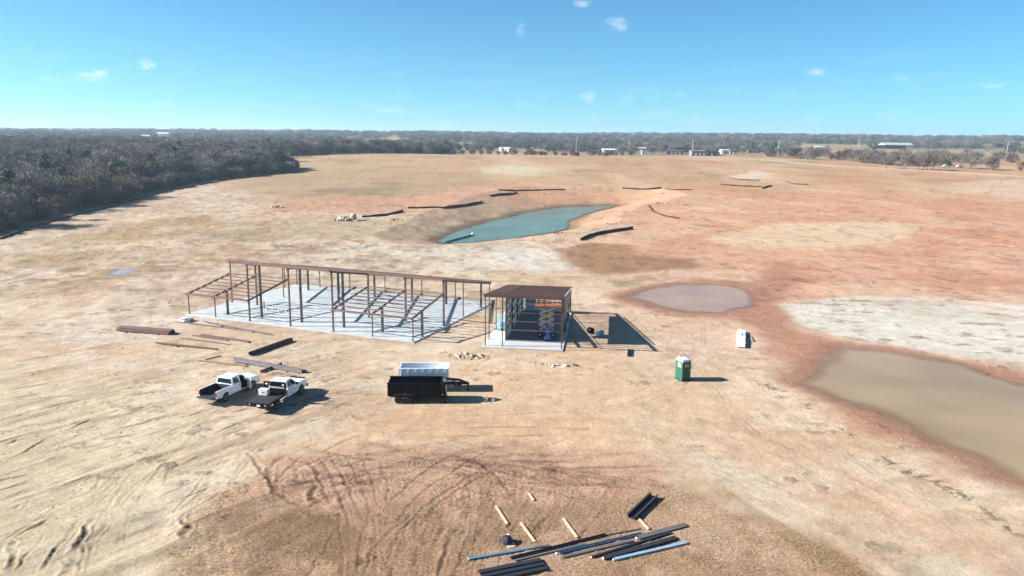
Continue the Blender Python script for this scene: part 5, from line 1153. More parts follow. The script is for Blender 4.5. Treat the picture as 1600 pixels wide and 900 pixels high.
def boulder(t, c, s, seed, name='boulder', sx=1, sz=1):
    bm = bmesh.new(); bmesh.ops.create_icosphere(bm, subdivisions=2, radius=1); rr = random.Random(seed); off = [Vector((rr.gauss(0, 1), rr.gauss(0, 1), rr.gauss(0, 1))).normalized() for _ in range(9)]
    for v in bm.verts:
        k = 1.0
        for o in off:
            d = v.co.normalized().dot(o)
            if d > .55: k = min(k, .62/d)
        v.co = Vector((v.co.x*sx, v.co.y*.8, v.co.z*sz))*k*s
    me = bpy.data.meshes.new(name); bm.to_mesh(me); bm.free(); o = obj_from(name, me, ROCK, t); o.location = c; o.rotation_euler = (0, 0, rr.uniform(0, 6)); return o
def rocks():
    x, y = (-48.37, 212.58); t = thing('boulder_pile', 'pile of pale limestone boulders with one tall pointed rock', 'boulders', (x, y, tz(x, y)), 0)
    for k, (dx, dy, s, sx, sz) in enumerate([(-3.2, 0, .85, 1.3, .7), (-1.9, .3, 1.1, 1, .9), (-1.1, -.4, 1.0, 1.3, .7), (-.2, .2, 1.3, 1.1, .9), (.6, -.5, 1.2, 1.4, .6), (1.9, .3, 1.6, .9, 1.25), (-2.4, -.6, .6, 1.2, .7), (3.0, -.6, .8, 1.8, .4)]):
        boulder(t, (dx, dy, s*sz*.45), s, k+3, 'boulder', sx, sz)
    x, y = (-78.65, 243.60); t = thing('boulder_group', 'low flat boulders lying alone on the field left of the pile', 'boulders', (x, y, tz(x, y)), 0)
    for k, (dx, s) in enumerate([(-1.3, .8), (.2, .9), (1.7, .7)]): boulder(t, (dx, 0, s*.25), s, 40+k, 'boulder', 1.7, .6)
    for (p, l, s, m) in [((-34.47, 215.18), 'dark clod pair on the bank left of the pond', .6, DIRT), ((12.60, 194.49), 'dark driftwood lump at the near pond shore', .55, BARK), ((28.82, 213.01), 'small rock on the spit right of the pond', .45, DIRT), ((61.96, 268.47), 'small dark rock on the orange field right of the curved fence', .6, DIRT), ((54.67, 271.81), 'pale rocks beside the curved silt fence', .6, ROCK), ((11.94, 318.88), 'dark clods below the long straight silt fence', .5, DIRT), ((66.43, 321.76), 'row of dark clods below the thin silt fence', .5, DIRT)]:
        t = thing('clod_group', l, 'clods', (*p, tz(*p)), 0); rr = random.Random(int(p[0]*10))
        for k in range(4): o = boulder(t, ((k-1.5)*s*1.9, rr.uniform(-.4, .4), s*.2), s*rr.uniform(.6, 1), 60+k+int(p[1]), 'clod', 1.5, .6); o.data.materials.clear(); o.data.materials.append(m)
rocks()
def pond_pipe():
    a, b = (-17.17, 188.01), (-11.23, 203.16); t = thing('floating_pipe', 'dark pipe floating on the near left of the pond with a pale float', 'pipe', (*a, POND_Z), 0); d = Vector((b[0]-a[0], b[1]-a[1], 0))
    MB().cyl((0, 0, .08), (d.x, d.y, .08), .32, 10).build('pipe', TRIMD, t); MB().cyl((d.x, d.y, -.1), (d.x*1.03, d.y*1.03, .6), .4, 10).build('float', WHITEM, t)
pond_pipe()
# ---------------------------------------------------------------- power poles, mast, far buildings
POLEM = mat('pale_pole', (.50, .47, .44), .8); 
def pole(p, top_h, label, lean=0, bar=True):
    t = thing('utility_pole', label, 'utility pole', (*p, tz(*p)), random.uniform(-.3, .3), 'utility poles across the far field')
    MB().cyl((0, 0, -.5), (lean, 0, top_h), .32, 8, .2).build('shaft', POLEM, t)
    if bar:
        MB().box((lean, 0, top_h-.9), (2.2, .16, .2)).build('crossarm', BARK, t)
        for k in (-.9, 0, .9): MB().cyl((lean+k, 0, top_h-.8), (lean+k, 0, top_h-.4), .09, 6).build('insulator', STEELG, t)
for p, h, l, ln in [((-226.56, 1471.86), 11, 'faint pole over the wood, leftmost of the poles', 0), ((-174.41, 1457.30), 11, 'faint pole over the wood, second from the left', 0), ((19.16, 1002.27), 13.5, 'pole rising from the trees above the middle of the field', 0), ((66.79, 799.33), 15.5, 'tall pole left of the black shed', 0), ((137.82, 891.06), 14.5, 'tall pole right of the black shed', 0), ((185.23, 773.87), 17, 'tall pole just left of the grey sheds', 0), ((275.95, 778.84), 16, 'tall pole at the left end of the right hedgerow', .4), ((502.59, 1090.62), 20, 'tall pole over the hedgerow left of the barn', .5), ((526.99, 799.27), 17, 'leaning tall pole at the far right', 1.0)]:
    pole(p, h, l, ln)
def mast(p, h, label):
    t = thing('radio_mast', label, 'mast', (*p, tz(*p)), 0, 'radio masts on the skyline'); MB().cyl((0, 0, 0), (0, 0, h), .9, 6, .5).build('mast_tube', STEELG, t)
    for k in range(5): MB().box((0, 0, h*(k+1)/5.2), (2.2, 2.2, .5)).build('guy_collar', STEELD, t)
mast((-4445.26, 9196.32), 62, 'tall thin radio mast on the left skyline'); mast((-2780.03, 9193.45), 40, 'faint thin mast on the skyline left of the middle'); mast((-2363.73, 9192.92), 52, 'taller of the two faint masts on the middle skyline')
GAPS = []
def house(p, w, d, h, rz, wall, roof, label, rh=1.2, doors=1, name='house', cat='house', gable=True, open_front=False):
    GAPS.append((p[0], p[1], w)) if p[1] < 2000 else None; t = thing(name, label, cat, (*p, tz(*p)-.05), rz)
    if not open_front: MB().box((0, 0, h/2), (w, d, h)).build('wall', wall, t)
    else:
        MB().box((0, d/2-.1, h/2), (w, .2, h)).build('wall', wall, t)
        for k in range(5): MB().box((-w/2+.3+k*(w-.6)/4, -d/2+.3, h/2), (.3, .3, h)).build('post', wall, t)
    e = .5
    if gable:
        pr = [(-d/2-e, h+.003), (d/2+e, h+.003), (d/2+e, h+.2), (0, h+rh), (-d/2-e, h+.2)]
        vs = [(-w/2-e, y, z) for y, z in pr] + [(w/2+e, y, z) for y, z in pr]; n = 5
        MB().add(vs, [(i, (i+1) % n, n+(i+1) % n, n+i) for i in range(n)] + [tuple(range(n-1, -1, -1)), tuple(range(n, 2*n))]).build('roof', roof, t)
    else: MB().box((0, 0, h+.15), (w+.4, d+.6, .3)).build('roof', roof, t)
    if not open_front:
        for k in range(doors):
            x = (-w/2+w*(k+1)/(doors+1)); o = MB().box((x, -d/2-.04, min(1.4, h*.45)), (min(2.6, w*.14), .08, min(2.8, h*.85))).build('door', WHITE if wall != WHITEM else TRIMD, t)
        for s in (-1, 1): 
            f = MB().box((s*w*.4, -d/2-.05, h*.6), (w*.08, .1, h*.25)).build('window', GLASS, t); MB().box((s*w*.4, -d/2-.03, h*.6), (w*.1, .04, h*.3)).build('frame', WHITE, f)
    return t
GREYW = mat('grey_siding', (.20, .195, .20), .7, 0, .15, .6); DARKW = mat('dark_siding', (.035, .037, .045), .6, 0, .2, .6); TANW = mat('tan_siding', (.38, .32, .25), .8, 0, .15, .6); ROOFB = mat('silver_blue_roof', (.50, .58, .66), .35, .2, .1, .4); ROOFD = mat('dark_shingle', (.09, .08, .085), .8, 0, .2, .6); ROOFT = mat('tan_metal_roof', (.42, .37, .30), .6, 0, .1, .6)
house((182.89, 738.74), 16, 10, 4.6, .05, GREYW, GREYW, 'grey metal shed with two white doors by the gravel yard', .9, 3, 'metal_shed', 'shed')
house((194.39, 736.70), 11, 9, 4.2, .05, DARKW, DARKW, 'black open fronted shed right of the grey shed', 1.6, 1, 'metal_shed', 'shed')
house((202.83, 746.88), 5, 8, 3.4, 0, TANW, ROOFT, 'small tan lean-to at the right end of the sheds', .8, 1, 'metal_shed', 'shed')
house((90.76, 843.89), 15.5, 6, 5, .03, DARKW, mat('grey_roof', (.3, .3, .33), .5), 'long black flat roofed shed beyond the hedgerow', .6, 0, 'metal_shed', 'shed', gable=False)
house((104.77, 817.48), 15, 8, 3.4, .1, WHITEM, WHITEM, 'low white house partly hidden by bushes beyond the hedgerow', 1.4, 2)
house((155.64, 929.22), 17, 9, 3.2, -.1, TANW, ROOFT, 'tan roofed house between the tall poles', 1.8, 2)
house((135.06, 773.65), 5, 4, 3.4, 0, WHITEM, WHITEM, 'small white box trailer left of the gravel yard', .4, 0, 'box_trailer', 'trailer', gable=False)
house((171.71, 795.97), 17, 8, 3.2, .05, mat('brown_siding', (.12, .085, .07), .8), ROOFD, 'low brown house behind the trees left of the grey shed', 1.3, 3)
house((232.60, 823.23), 9, 6, 3.6, .2, WHITEM, mat('pale_roof', (.6, .62, .62), .5), 'pale metal outbuilding right of the sheds', 1.2, 1, 'outbuilding', 'outbuilding')
house((235.08, 800.28), 7, 6, 4, -.1, GREYW, ROOFD, 'grey outbuilding with white door right of the pale one', 1.4, 1, 'outbuilding', 'outbuilding')
house((290.72, 905.55), 14, 7, 3, .1, mat('brown_siding', (.12, .085, .07), .8), ROOFD, 'low dark ranch house left of the right hedgerow', 1.2, 2)
house((631.37, 1236.63), 50, 20, 6, .12, STEEL, ROOFB, 'long open barn with silvery blue roof over the hedgerow', 4, 0, 'barn', 'barn', open_front=True)
house((-12.26, 858.22), 7, 6, 3, .5, WHITEM, mat('blue_white_roof', (.6, .66, .74), .4), 'small white shed in front of the wood, left of the pair', 1.6, 1, 'metal_shed', 'shed')
house((-6.23, 840.35), 6, 7, 3, -.6, WHITEM, mat('blue_white_roof', (.6, .66, .74), .4), 'small white shed in front of the wood, right of the pair', 1.6, 1, 'metal_shed', 'shed')
for p, w, d, h, l, rf in [((-812.31, 1736.04), 24, 14, 7, 'white metal barn on a tan clearing in the left woods', WHITEM), ((-607.38, 1162.57), 34, 12, 4, 'long pale roofed house in the left woods', ROOFT), ((-870.07, 1292.90), 24, 12, 4, 'pale roofed house at the far left edge', ROOFT), ((-672.71, 1208.53), 20, 10, 4, 'small pale house left of the long roofed one', WHITEM), ((-568.50, 1352.69), 22, 10, 4, 'blue roofed house in the woods right of the white barn', ROOFB), ((-785.30, 1596.14), 18, 9, 4, 'small grey roofed house left of the white barn', WHITEM), ((-628.30, 2099.88), 18, 10, 6, 'small white building on the wooded skyline', WHITEM), ((342.53, 3311.11), 34, 12, 5, 'long white building on the skyline above the black shed', WHITEM), ((372.37, 2367.41), 34, 12, 5, 'long white building on the skyline right of the pole', WHITEM), ((521.00, 2835.44), 40, 12, 5, 'white roofed warehouse on the skyline above the sheds', WHITEM), ((4406.30, 9194.73), 36, 12, 6, 'white building on the skyline left of the barn', WHITEM), ((461.98, 1129.84), 16, 8, 4, 'low white house behind the right hedgerow', WHITEM)]:
    house(p, w, d, h, .1, WHITEM, rf, l, h*.4, 2)
def parked(p, label, m, L=4.6, rz=0):
    t = thing('parked_vehicle', label, 'vehicle', (*p, tz(*p)), rz)
    MB().prism([(-L/2, .4), (L/2, .4), (L/2, .95), (L/4, 1.05), (L/8, 1.6), (-L/3, 1.6), (-L/2, 1.0)], -.95, .95).build('body', m, t, .1)
    for x in (-L/3, L/3):
        for y in (-.85, .85): MB().cyl((x, y-.1, .35), (x, y+.1, .35), .35, 12).build('wheel', TYRE, t)
    MB().box((-.3, 0, 1.3), (L*.42, 1.93, .35)).build('window', GLASS, t)
for p, l, L in [((286.29, 537.21), 'long white trailer parked under the right hedgerow', 9), ((301.26, 542.57), 'white van parked under the right hedgerow trees', 4.8), ((309.77, 533.01), 'small white car right of the hedgerow evergreens', 4.4), ((318.08, 530.78), 'rightmost white car beside the dark trunk', 4.2)]: parked(p, l, WHITE, L)

# ---------------------------------------------------------------- trees
def tube(V, F, a, b, r0, r1, n=5):
    d = (b-a).normalized(); u = Vector((0, 0, 1)) if abs(d.z) < .9 else Vector((1, 0, 0)); x = d.cross(u).normalized(); y = x.cross(d); o = len(V)
    for c, r in ((a, r0), (b, r1)):
        for i in range(n): t = 2*math.pi*i/n; V.append(tuple(c+(x*math.cos(t)+y*math.sin(t))*r))
    F += [(o+i, o+(i+1) % n, o+n+(i+1) % n, o+n+i) for i in range(n)]
def bare_tree(seed, h=8.5, spread=4.2, twigs=2300, base=.12, tw=(.06, .11)):
    """trunk mesh and twig-crown mesh of one leafless tree"""
    rr = random.Random(seed); TV, TF, CV, CF = [], [], [], []; ends = []
    def grow(p, d, L, r, lvl):
        k = 3; q = p
        for i in range(k):
            d2 = (d+Vector((rr.gauss(0, .16), rr.gauss(0, .16), rr.gauss(0, .08)+(.05 if lvl else 0)))).normalized(); e = q+d2*L/k; r2 = r*(1-.22*(i+1)/k*1.4)
            (tube(TV, TF, q, e, r, r2, 5) if lvl < 2 else tube(CV, CF, q, e, r, r2, 3)); q = e; d = d2; r = r2
            if lvl < 3 and i >= (1 if lvl == 0 else 0):
                for _ in range(2 if lvl < 2 else 1):
                    a = rr.uniform(0, 6.28); s = Vector((math.cos(a), math.sin(a), rr.uniform(.05, .7))); nd = (d*.55+s*.85).normalized(); grow(q, nd, L*rr.uniform(.55, .78), r*.62, lvl+1)
            if lvl >= 2: ends.append((q.copy(), d.copy()))
        ends.append((q, d))
    grow(Vector((0, 0, -.3)), Vector((rr.gauss(0, .08), rr.gauss(0, .08), 1)).normalized(), h*.48, h*.024, 0)
    # squeeze limbs into the crown
    clumps = []
    while len(clumps) < 18:
        v = Vector((rr.uniform(-1, 1), rr.uniform(-1, 1), rr.uniform(-1, 1)))
        if v.length > 1 or v.length < .3: continue
        v = v.normalized()*(v.length**.5); lump = 1+.25*math.sin(3*math.atan2(v.y, v.x)+seed)
        c = Vector((v.x*spread*lump*.88, v.y*spread*lump*.88, h*(.5+base*.5)+v.z*h*(.47-base*.47))); clumps.append((c, rr.uniform(.55, 1.0)*spread/4.2))
    for k in range(twigs):
        if ends and rr.random() < .25: c, d = rr.choice(ends); c = c+Vector((rr.gauss(0, .35), rr.gauss(0, .35), rr.gauss(0, .3)))
        elif rr.random() < .85:
            q, s_ = rr.choice(clumps); c = q+Vector((rr.gauss(0, s_), rr.gauss(0, s_), rr.gauss(0, s_*.75))); d = (c-Vector((0, 0, h*.35))).normalized()
        else:
            while True:
                v = Vector((rr.uniform(-1, 1), rr.uniform(-1, 1), rr.uniform(-1, 1)))
                if .25 < v.length < 1: break
            v = v.normalized()*(v.length**.6); lump = 1+.22*math.sin(3*math.atan2(v.y, v.x)+seed)+.15*math.sin(5*v.z+seed*2)
            c = Vector((v.x*spread*lump, v.y*spread*lump, h*(.5+base*.5)+v.z*h*(.5-base*.5))); d = (c-Vector((0, 0, h*.35))).normalized()
        if c.z < .15: continue
        dd = (d+Vector((rr.gauss(0, .5), rr.gauss(0, .5), rr.gauss(.25, .45)))).normalized(); L = rr.uniform(.45, 1.15); w = rr.uniform(*tw); s = dd.cross(Vector((rr.gauss(0, 1), rr.gauss(0, 1), rr.gauss(0, 1)))).normalized()*w
        o = len(CV); CV += [tuple(c-s), tuple(c+s), tuple(c+dd*L)]; CF.append((o, o+1, o+2))
    def me(nm, V, F, m):
        x = bpy.data.meshes.new(nm); x.from_pydata(V, [], F); x.materials.append(m); return x
    return TV, TF, CV, CF, me
def make_bare(seed, m, **k):
    TV, TF, CV, CF, me = bare_tree(seed, **k); return me('trunk', TV, TF, BARK), me('crown', CV, CF, m)
def make_leafy(seed, m, h=7.5, spread=3.2, n=2400, cone=False, leaf=.2):
    rr = random.Random(seed); TV, TF = [], []; V, F = [], []
    tube(TV, TF, Vector((0, 0, -.3)), Vector((0, 0, h*.4)), h*.03, h*.022, 6)
    for k in range(5): a = k*1.26; tube(TV, TF, Vector((0, 0, h*.25+.1*k)), Vector((math.cos(a)*spread*.6, math.sin(a)*spread*.6, h*.62)), h*.014, h*.006, 4)
    cl = []
    for k in range(34):
        while True:
            v = Vector((rr.uniform(-1, 1), rr.uniform(-1, 1), rr.uniform(-1, 1)))
            if v.length < 1: break
        if cone: z = rr.random()**1.3; q = (1-z)*.95+.08; a = rr.uniform(0, 6.28); c = Vector((math.cos(a)*spread*q*.8, math.sin(a)*spread*q*.8, h*(.06+.9*z))); s = spread*(.25+.2*(1-z))
        else: v = v.normalized()*(v.length**.5); c = Vector((v.x*spread*.82, v.y*spread*.82, h*.56+v.z*h*.36)); s = spread*rr.uniform(.22, .40)
        cl.append((c, s))
    for k in range(n):
        c, s = rr.choice(cl); v = Vector((rr.gauss(0, 1), rr.gauss(0, 1), rr.gauss(0, 1))).normalized(); p = c+v*s*(rr.random()**.35)
        if p.z < .1: continue
        nrm = (v+Vector((rr.gauss(0, .6), rr.gauss(0, .6), rr.gauss(.3, .6)))).normalized(); x = nrm.cross(Vector((rr.gauss(0, 1), rr.gauss(0, 1), rr.gauss(0, 1)))).normalized(); y = nrm.cross(x); l = leaf*rr.uniform(.6, 1.4); o = len(V)
        V += [tuple(p-x*l), tuple(p+y*l*.7), tuple(p+x*l), tuple(p-y*l*.7)]; F.append((o, o+1, o+2, o+3))
    def me(nm, V, F, mm): x = bpy.data.meshes.new(nm); x.from_pydata(V, [], F); x.materials.append(mm); return x
    return me('trunk', TV, TF, BARK), me('crown', V, F, m)
BARE = [make_bare(11+k, (TWIG, TWIGB, TWIGP, TWIG, TWIGD, TWIGP, TWIGB, TWIG)[k], h=8.2+.5*(k % 3), spread=3.9+.35*(k % 4), twigs=3000) for k in range(8)]
BUSH = [make_bare(31+k, TWIG if k else TWIGB, h=4.2, spread=2.6, twigs=1700, base=.0) for k in range(2)]
TALL = [make_bare(51+k, mat('bare_tan_twigs', (.17, .135, .11), .95, 0, .3, .35), h=10.5, spread=4.3, twigs=1500, base=.34) for k in range(3)]
EVER = [make_leafy(61, LEAF), make_leafy(62, LEAFO, 7.2, 3.5), make_leafy(63, LEAF, 8.5, 3.3, cone=True)]
RUST = [make_leafy(71, RUSTL, 8, 3.3, 1900), make_leafy(72, mat('tan_brown_leaves', (.17, .125, .055), .9, 0, .35, .5), 7.5, 3.6, 1900)]
def plant_tree(kind, p, label, group, scale=1., rz=0., name='bare_oak_tree', cat='tree', sz=1.):
    t = thing(name, label, cat, (p[0], p[1], tz(*p)-.05), rz, group); t.scale = (scale, scale, scale*sz)
    for nm, me in zip(('trunk', 'crown'), kind): o = bpy.data.objects.new(nm, me); COL.objects.link(o); o.parent = t
    return t
def bulk_trees():
    rs = np.random.RandomState(12); pts = []
    # the wood on the left
    def scatter(x0, x1, y0, y1, sp):
        gx, gy = np.meshgrid(np.arange(x0, x1, sp), np.arange(y0, y1, sp)); gx = gx.ravel()+rs.uniform(-.48, .48, gx.size)*sp; gy = gy.ravel()+rs.uniform(-.48, .48, gy.size)*sp; return gx, gy
    X, Y = scatter(-560, -60, 120, 760, 7.6); d = sdist(X, Y, WOODL); k = (d > 2.2) & (np.abs(X/Y) < 1.0) & (Y > 130)
    CLEAR = [(-547.71, 1152.24), (-541.87, 1196.25), (-743.14, 1660.97), (-787.27, 1646.14)]
    X, Y = X[k], Y[k]; near = np.stack([X, Y], 1)
    # beyond the field
    far = []
    for y0, y1, sp in ((600, 1000, 9.), (1000, 1700, 15.), (1700, 2700, 25.), (2700, 4200, 40.)):
        X, Y = scatter(-.95*y1, .95*y1, y0, y1, sp); u = X/Y; px = 800+1146*u
        edge = np.interp(px, [0, 470, 520, 600, 700, 705, 1000, 1240, 1245, 1600], [600, 600, 605, 640, 655, 830, 860, 950, 1010, 1010]); o = fbm(X, Y, 130., 3, 33)
        dens = np.where(Y < 900, .60, np.where(px < 900, .49, .49)); keep = (Y > edge) & (o < dens+.02*rs.rand(len(o))) & (np.abs(u) < .95) & ~((X > -560) & (X < -60) & (Y < 760))
        f = (px > 1235) & (px < 1345) & (Y > 960) & (Y < 1500); keep &= ~f
        keep &= ~(sdist(X, Y, CLEAR) > 0)
        for hx, hy, hw in GAPS:
            keep &= ~((np.abs(X/Y-hx/hy) < (hw*.62+4)/hy) & (Y < hy+12) & (Y > hy-max(150, .38*hy)))
        keep &= rs.rand(len(X)) < .93
        far.append(np.stack([X, Y, np.full(len(X), sp)], 1)[keep])
    return near, np.concatenate(far)
near, far = bulk_trees()
dist = np.hypot(near[:, 0], near[:, 1]); inview = (near[:, 0]/near[:, 1] > -.74)
# depth behind the wood's edge decides which trees can be seen one by one
dep = sdist(near[:, 0], near[:, 1], WOODL); score = dist + 4.0*np.maximum(dep-4, 0) + np.where(inview, 0, 9e3)
order = np.argsort(score); rs = np.random.RandomState(4); nb = ne = 0; used = set()
EDGE = None; LB = 'bare grey oak among the massed trees of the left wood'; LE = 'dark evergreen tree among the bare oaks of the left wood'; LS = 'low bare bush along the field edge of the left wood'
ns = 0
for i in order:
    x, y = near[i]
    if nb >= 235 and ne >= 48: break
    r = rs.rand(); s = rs.uniform(.62, 1.38)
    if dep[i] < 7 and r < .6:
        plant_tree(BUSH[i % 2], (x, y), LS, 'bushes along the wood', s*1.05, rs.uniform(0, 6.28), 'bare_bush', 'bush'); ns += 1; used.add(i)
    elif r > .84 and dep[i] > 5 and ne < 48:
        plant_tree(EVER[i % 3], (x, y), LE, 'evergreens in the left wood', s*1.2, rs.uniform(0, 6.28), 'evergreen_tree'); ne += 1; used.add(i)
    elif nb < 235:
        plant_tree(BARE[i % 8], (x, y), LB, 'bare oaks of the left wood', s, rs.uniform(0, 6.28)); nb += 1; used.add(i)
# scrub filling the foot of the wood's edge
EP = np.array(WOODL[:10]); ES = np.concatenate([[0], np.cumsum(np.hypot(*np.diff(EP, axis=0).T))])
for k, s_ in enumerate(np.arange(0, ES[-1], 3.1)):
    x, y = np.interp(s_, ES, EP[:, 0]), np.interp(s_, ES, EP[:, 1]); j = int(np.searchsorted(ES, s_, 'right'))-1; j = min(j, len(EP)-2); t_ = EP[j+1]-EP[j]; n_ = np.array([-t_[1], t_[0]])/np.hypot(*t_); o_ = rs.uniform(1.2, 4.5)
    plant_tree(BUSH[k % 2], (x+n_[0]*o_, y+n_[1]*o_), LS, 'bushes along the wood', rs.uniform(.5, 1.25), rs.uniform(0, 6.28), 'bare_bush', 'bush')
# single trees that stand out
for p, kd, l, s, nm in [((-149.26, 244.87), EVER[2], 'dark green juniper standing out at the front of the left wood', 1.5, 'juniper_tree'), ((-236.99, 406.15), RUST[0], 'rust red leaved oak standing out in the left wood', 1.5, 'oak_tree'), ((-228.63, 407.53), RUST[1], 'golden brown domed oak right of the rust red one', 1.5, 'oak_tree'), ((-221.92, 348.09), EVER[1], 'broad green live oak left of the rust red oak', 1.6, 'live_oak_tree'), ((-224.26, 340.10), EVER[0], 'broad dark live oak left of the green one', 1.5, 'live_oak_tree'), ((-227.01, 362.68), EVER[1], 'green live oak in the middle of the evergreen clump', 1.6, 'live_oak_tree'), ((-209.85, 323.04), EVER[1], 'green live oak in front of the evergreen clump', 1.3, 'live_oak_tree'), ((-234.98, 387.55), EVER[0], 'dark live oak at the back right of the evergreen clump', 1.6, 'live_oak_tree'), ((-195.64, 283.76), EVER[0], 'dark live oak in front of the one at the left edge', 1.3, 'live_oak_tree'), ((-218.08, 622.80), EVER[0], 'dark evergreen deep behind the corner of the left wood', 1.6, 'evergreen_tree'), ((-176.02, 542.15), EVER[0], 'dark evergreen just left of the corner one', 1.4, 'evergreen_tree'), ((-164.64, 550.99), EVER[0], 'dark evergreen between the corner and the right end of the wood', 1.4, 'evergreen_tree'), ((-219.86, 318.01), EVER[1], 'dark green live oak at the left edge of the picture', 1.6, 'live_oak_tree'), ((-227.57, 370.87), EVER[0], 'dark live oak just left of the rust red oak', 1.5, 'live_oak_tree'), ((-187.90, 372.26), EVER[1], 'green round cedar deep in the middle of the left wood', 1.2, 'cedar_tree'), ((-249.53, 485.15), EVER[0], 'dark green cedar behind the round one in the left wood', 1.2, 'cedar_tree'), ((-189.90, 419.93), EVER[1], 'green cedar above the bare bushes of the left wood', 1.2, 'cedar_tree'), ((-158.74, 506.04), EVER[0], 'dark evergreen at the corner where the woods meet the field', 1.5, 'evergreen_tree'), ((-161.72, 583.43), EVER[0], 'dark evergreen at the right end of the left wood', 1.2, 'evergreen_tree'), ((-156.48, 683.60), RUST[0], 'reddish brown tree on the far edge of the field', 1.0, 'oak_tree'), ((-140.55, 270.93), TALL[0], 'pale thin bare tree on the near edge of the wood', .8, 'bare_tree'), ((-140.51, 262.32), RUST[1], 'brown leaved bush tree on the near edge of the wood', .55, 'oak_tree'), ((-147.92, 299.16), RUST[0], 'rusty bush tree halfway along the near edge of the wood', .6, 'oak_tree')]:
    plant_tree(kd, p, l, None, s, rs.uniform(0, 6), nm)
# trees on the right and the hedgerow beyond the field
for k, (p, kd, l, s, nm) in enumerate([
    ((251.26, 501.01), TALL[0], 'slim bare tree left of the white trunked ones by the lane', .85, 'bare_tree'), ((258.49, 491.68), TALL[1], 'bare tree with a pale leaning trunk by the lane', .85, 'bare_tree'), ((266.18, 489.45), TALL[2], 'bare tree with thin trunk, left of the three by the lane', .8, 'bare_tree'), ((268.43, 488.16), TALL[0], 'tallest bare tree by the lane under the barn roof end', 1.25, 'bare_tree'), ((271.43, 488.27), TALL[1], 'bare tree with thin trunk, right of the three by the lane', .85, 'bare_tree'), ((273.80, 486.50), TALL[2], 'bare tree leaning right of the tallest one by the lane', .95, 'bare_tree'), ((301.92, 522.49), TALL[1], 'bare tree with a straight pale trunk before the evergreens', 1.1, 'bare_tree'),
    ((312.37, 544.07), EVER[0], 'dark evergreen clump under the hedgerow by the lane', 1.05, 'evergreen_tree'), ((319.69, 548.66), EVER[2], 'dark evergreen right of the clump under the hedgerow', .9, 'evergreen_tree'), ((310.47, 548.18), EVER[0], 'dark evergreen left of the clump under the hedgerow', .9, 'evergreen_tree'), ((313.13, 520.93), TALL[2], 'bare tree with faint trunk left of the dark trunked oak', 1.0, 'bare_tree'), ((312.95, 509.57), BARE[2], 'spreading bare oak with a dark crooked trunk by the lane', 1.2, 'bare_oak_tree'), ((319.69, 501.50), TALL[0], 'pale forked bare tree, left of the pair at the right edge', .8, 'bare_tree'), ((318.61, 494.38), BARE[4], 'pale forked bare tree, right of the pair at the right edge', 1.0, 'bare_oak_tree'), ((325.52, 476.90), RUST[1], 'tan leaved tree at the right edge of the picture', .95, 'oak_tree'), ((268.03, 629.72), RUST[0], 'rust brown leaved tree in the right hedgerow', .95, 'oak_tree'),
    ((351.96, 560.39), RUST[0], 'reddish small tree behind the pale forked pair', .6, 'oak_tree')]):
    plant_tree(kd, p, l, None, s, rs.uniform(0, 6), nm)
HRW = [(239.63, 693.69), (243.91, 683.85), (247.90, 673.85), (253.27, 669.64), (256.24, 663.87), (256.52, 650.01), (255.85, 635.76), (282.02, 688.00), (281.66, 643.64), (274.16, 614.27), (273.06, 601.28), (274.51, 593.16), (274.81, 583.94), (276.97, 578.96), (275.38, 566.38), (274.20, 555.04), (274.62, 546.29), (276.94, 542.50), (279.47, 539.24), (285.10, 541.14), (293.39, 548.00), (302.15, 554.62), (313.28, 566.23), (317.33, 566.52), (351.11, 594.39), (394.96, 649.98), (405.88, 654.11), (431.78, 663.75), (404.69, 605.91), (305.10, 729.17), (297.72, 793.26), (312.12, 663.91), (311.57, 630.30), (324.58, 621.95), (339.66, 627.14), (356.45, 626.39)]
for k, p in enumerate(HRW):
    plant_tree(BARE[k % 8] if k % 4 else BUSH[k % 2], p, 'bare grey tree packed in the right hedgerow above the lane', 'right hedgerow trees', rs.uniform(.9, 1.35)*(1 if k % 4 else 1.5), rs.uniform(0, 6))
HB = [(-81.78, 645.34), (-73.82, 638.70), (-67.42, 651.11), (-61.67, 661.41), (-53.92, 663.84), (-46.15, 667.00), (-37.23, 671.42), (-29.29, 674.42), (-22.13, 667.90), (-13.99, 662.96), (-7.09, 656.33), (0.24, 666.47), (10.87, 651.60), (14.15, 648.14), (18.56, 646.66), (23.68, 649.91), (27.41, 645.79), (36.85, 655.94), (43.16, 649.21), (45.48, 650.39), (51.02, 642.72), (55.12, 645.47), (72.38, 688.60), (81.37, 710.37), (82.97, 683.26), (85.34, 683.41), (93.91, 717.62), (100.07, 731.23), (107.21, 737.15), (116.25, 742.39)]
for k, p in enumerate(HB):
    plant_tree(BUSH[k % 2], p, 'bare bush in the thin hedgerow across the far side of the field', 'far hedgerow bushes', rs.uniform(.55, 1.35), rs.uniform(0, 6), 'bare_bush', 'bush')
YT = [(144.78, 775.95), (156.95, 793.85), (168.72, 804.60), (178.35, 804.47), (186.71, 810.93), (191.50, 810.57), (127.00, 789.76), (114.69, 798.47), (178.01, 881.85), (199.22, 916.92), (214.79, 842.14), (201.40, 822.74), (281.48, 945.03), (275.62, 899.31), (293.06, 870.82), (307.93, 934.31), (294.80, 946.23)]
for k, p in enumerate(YT):
    plant_tree(BARE[k % 8], p, 'bare shade tree standing among the far houses and sheds', 'trees among the far houses', rs.uniform(.8, 1.15), rs.uniform(0, 6))
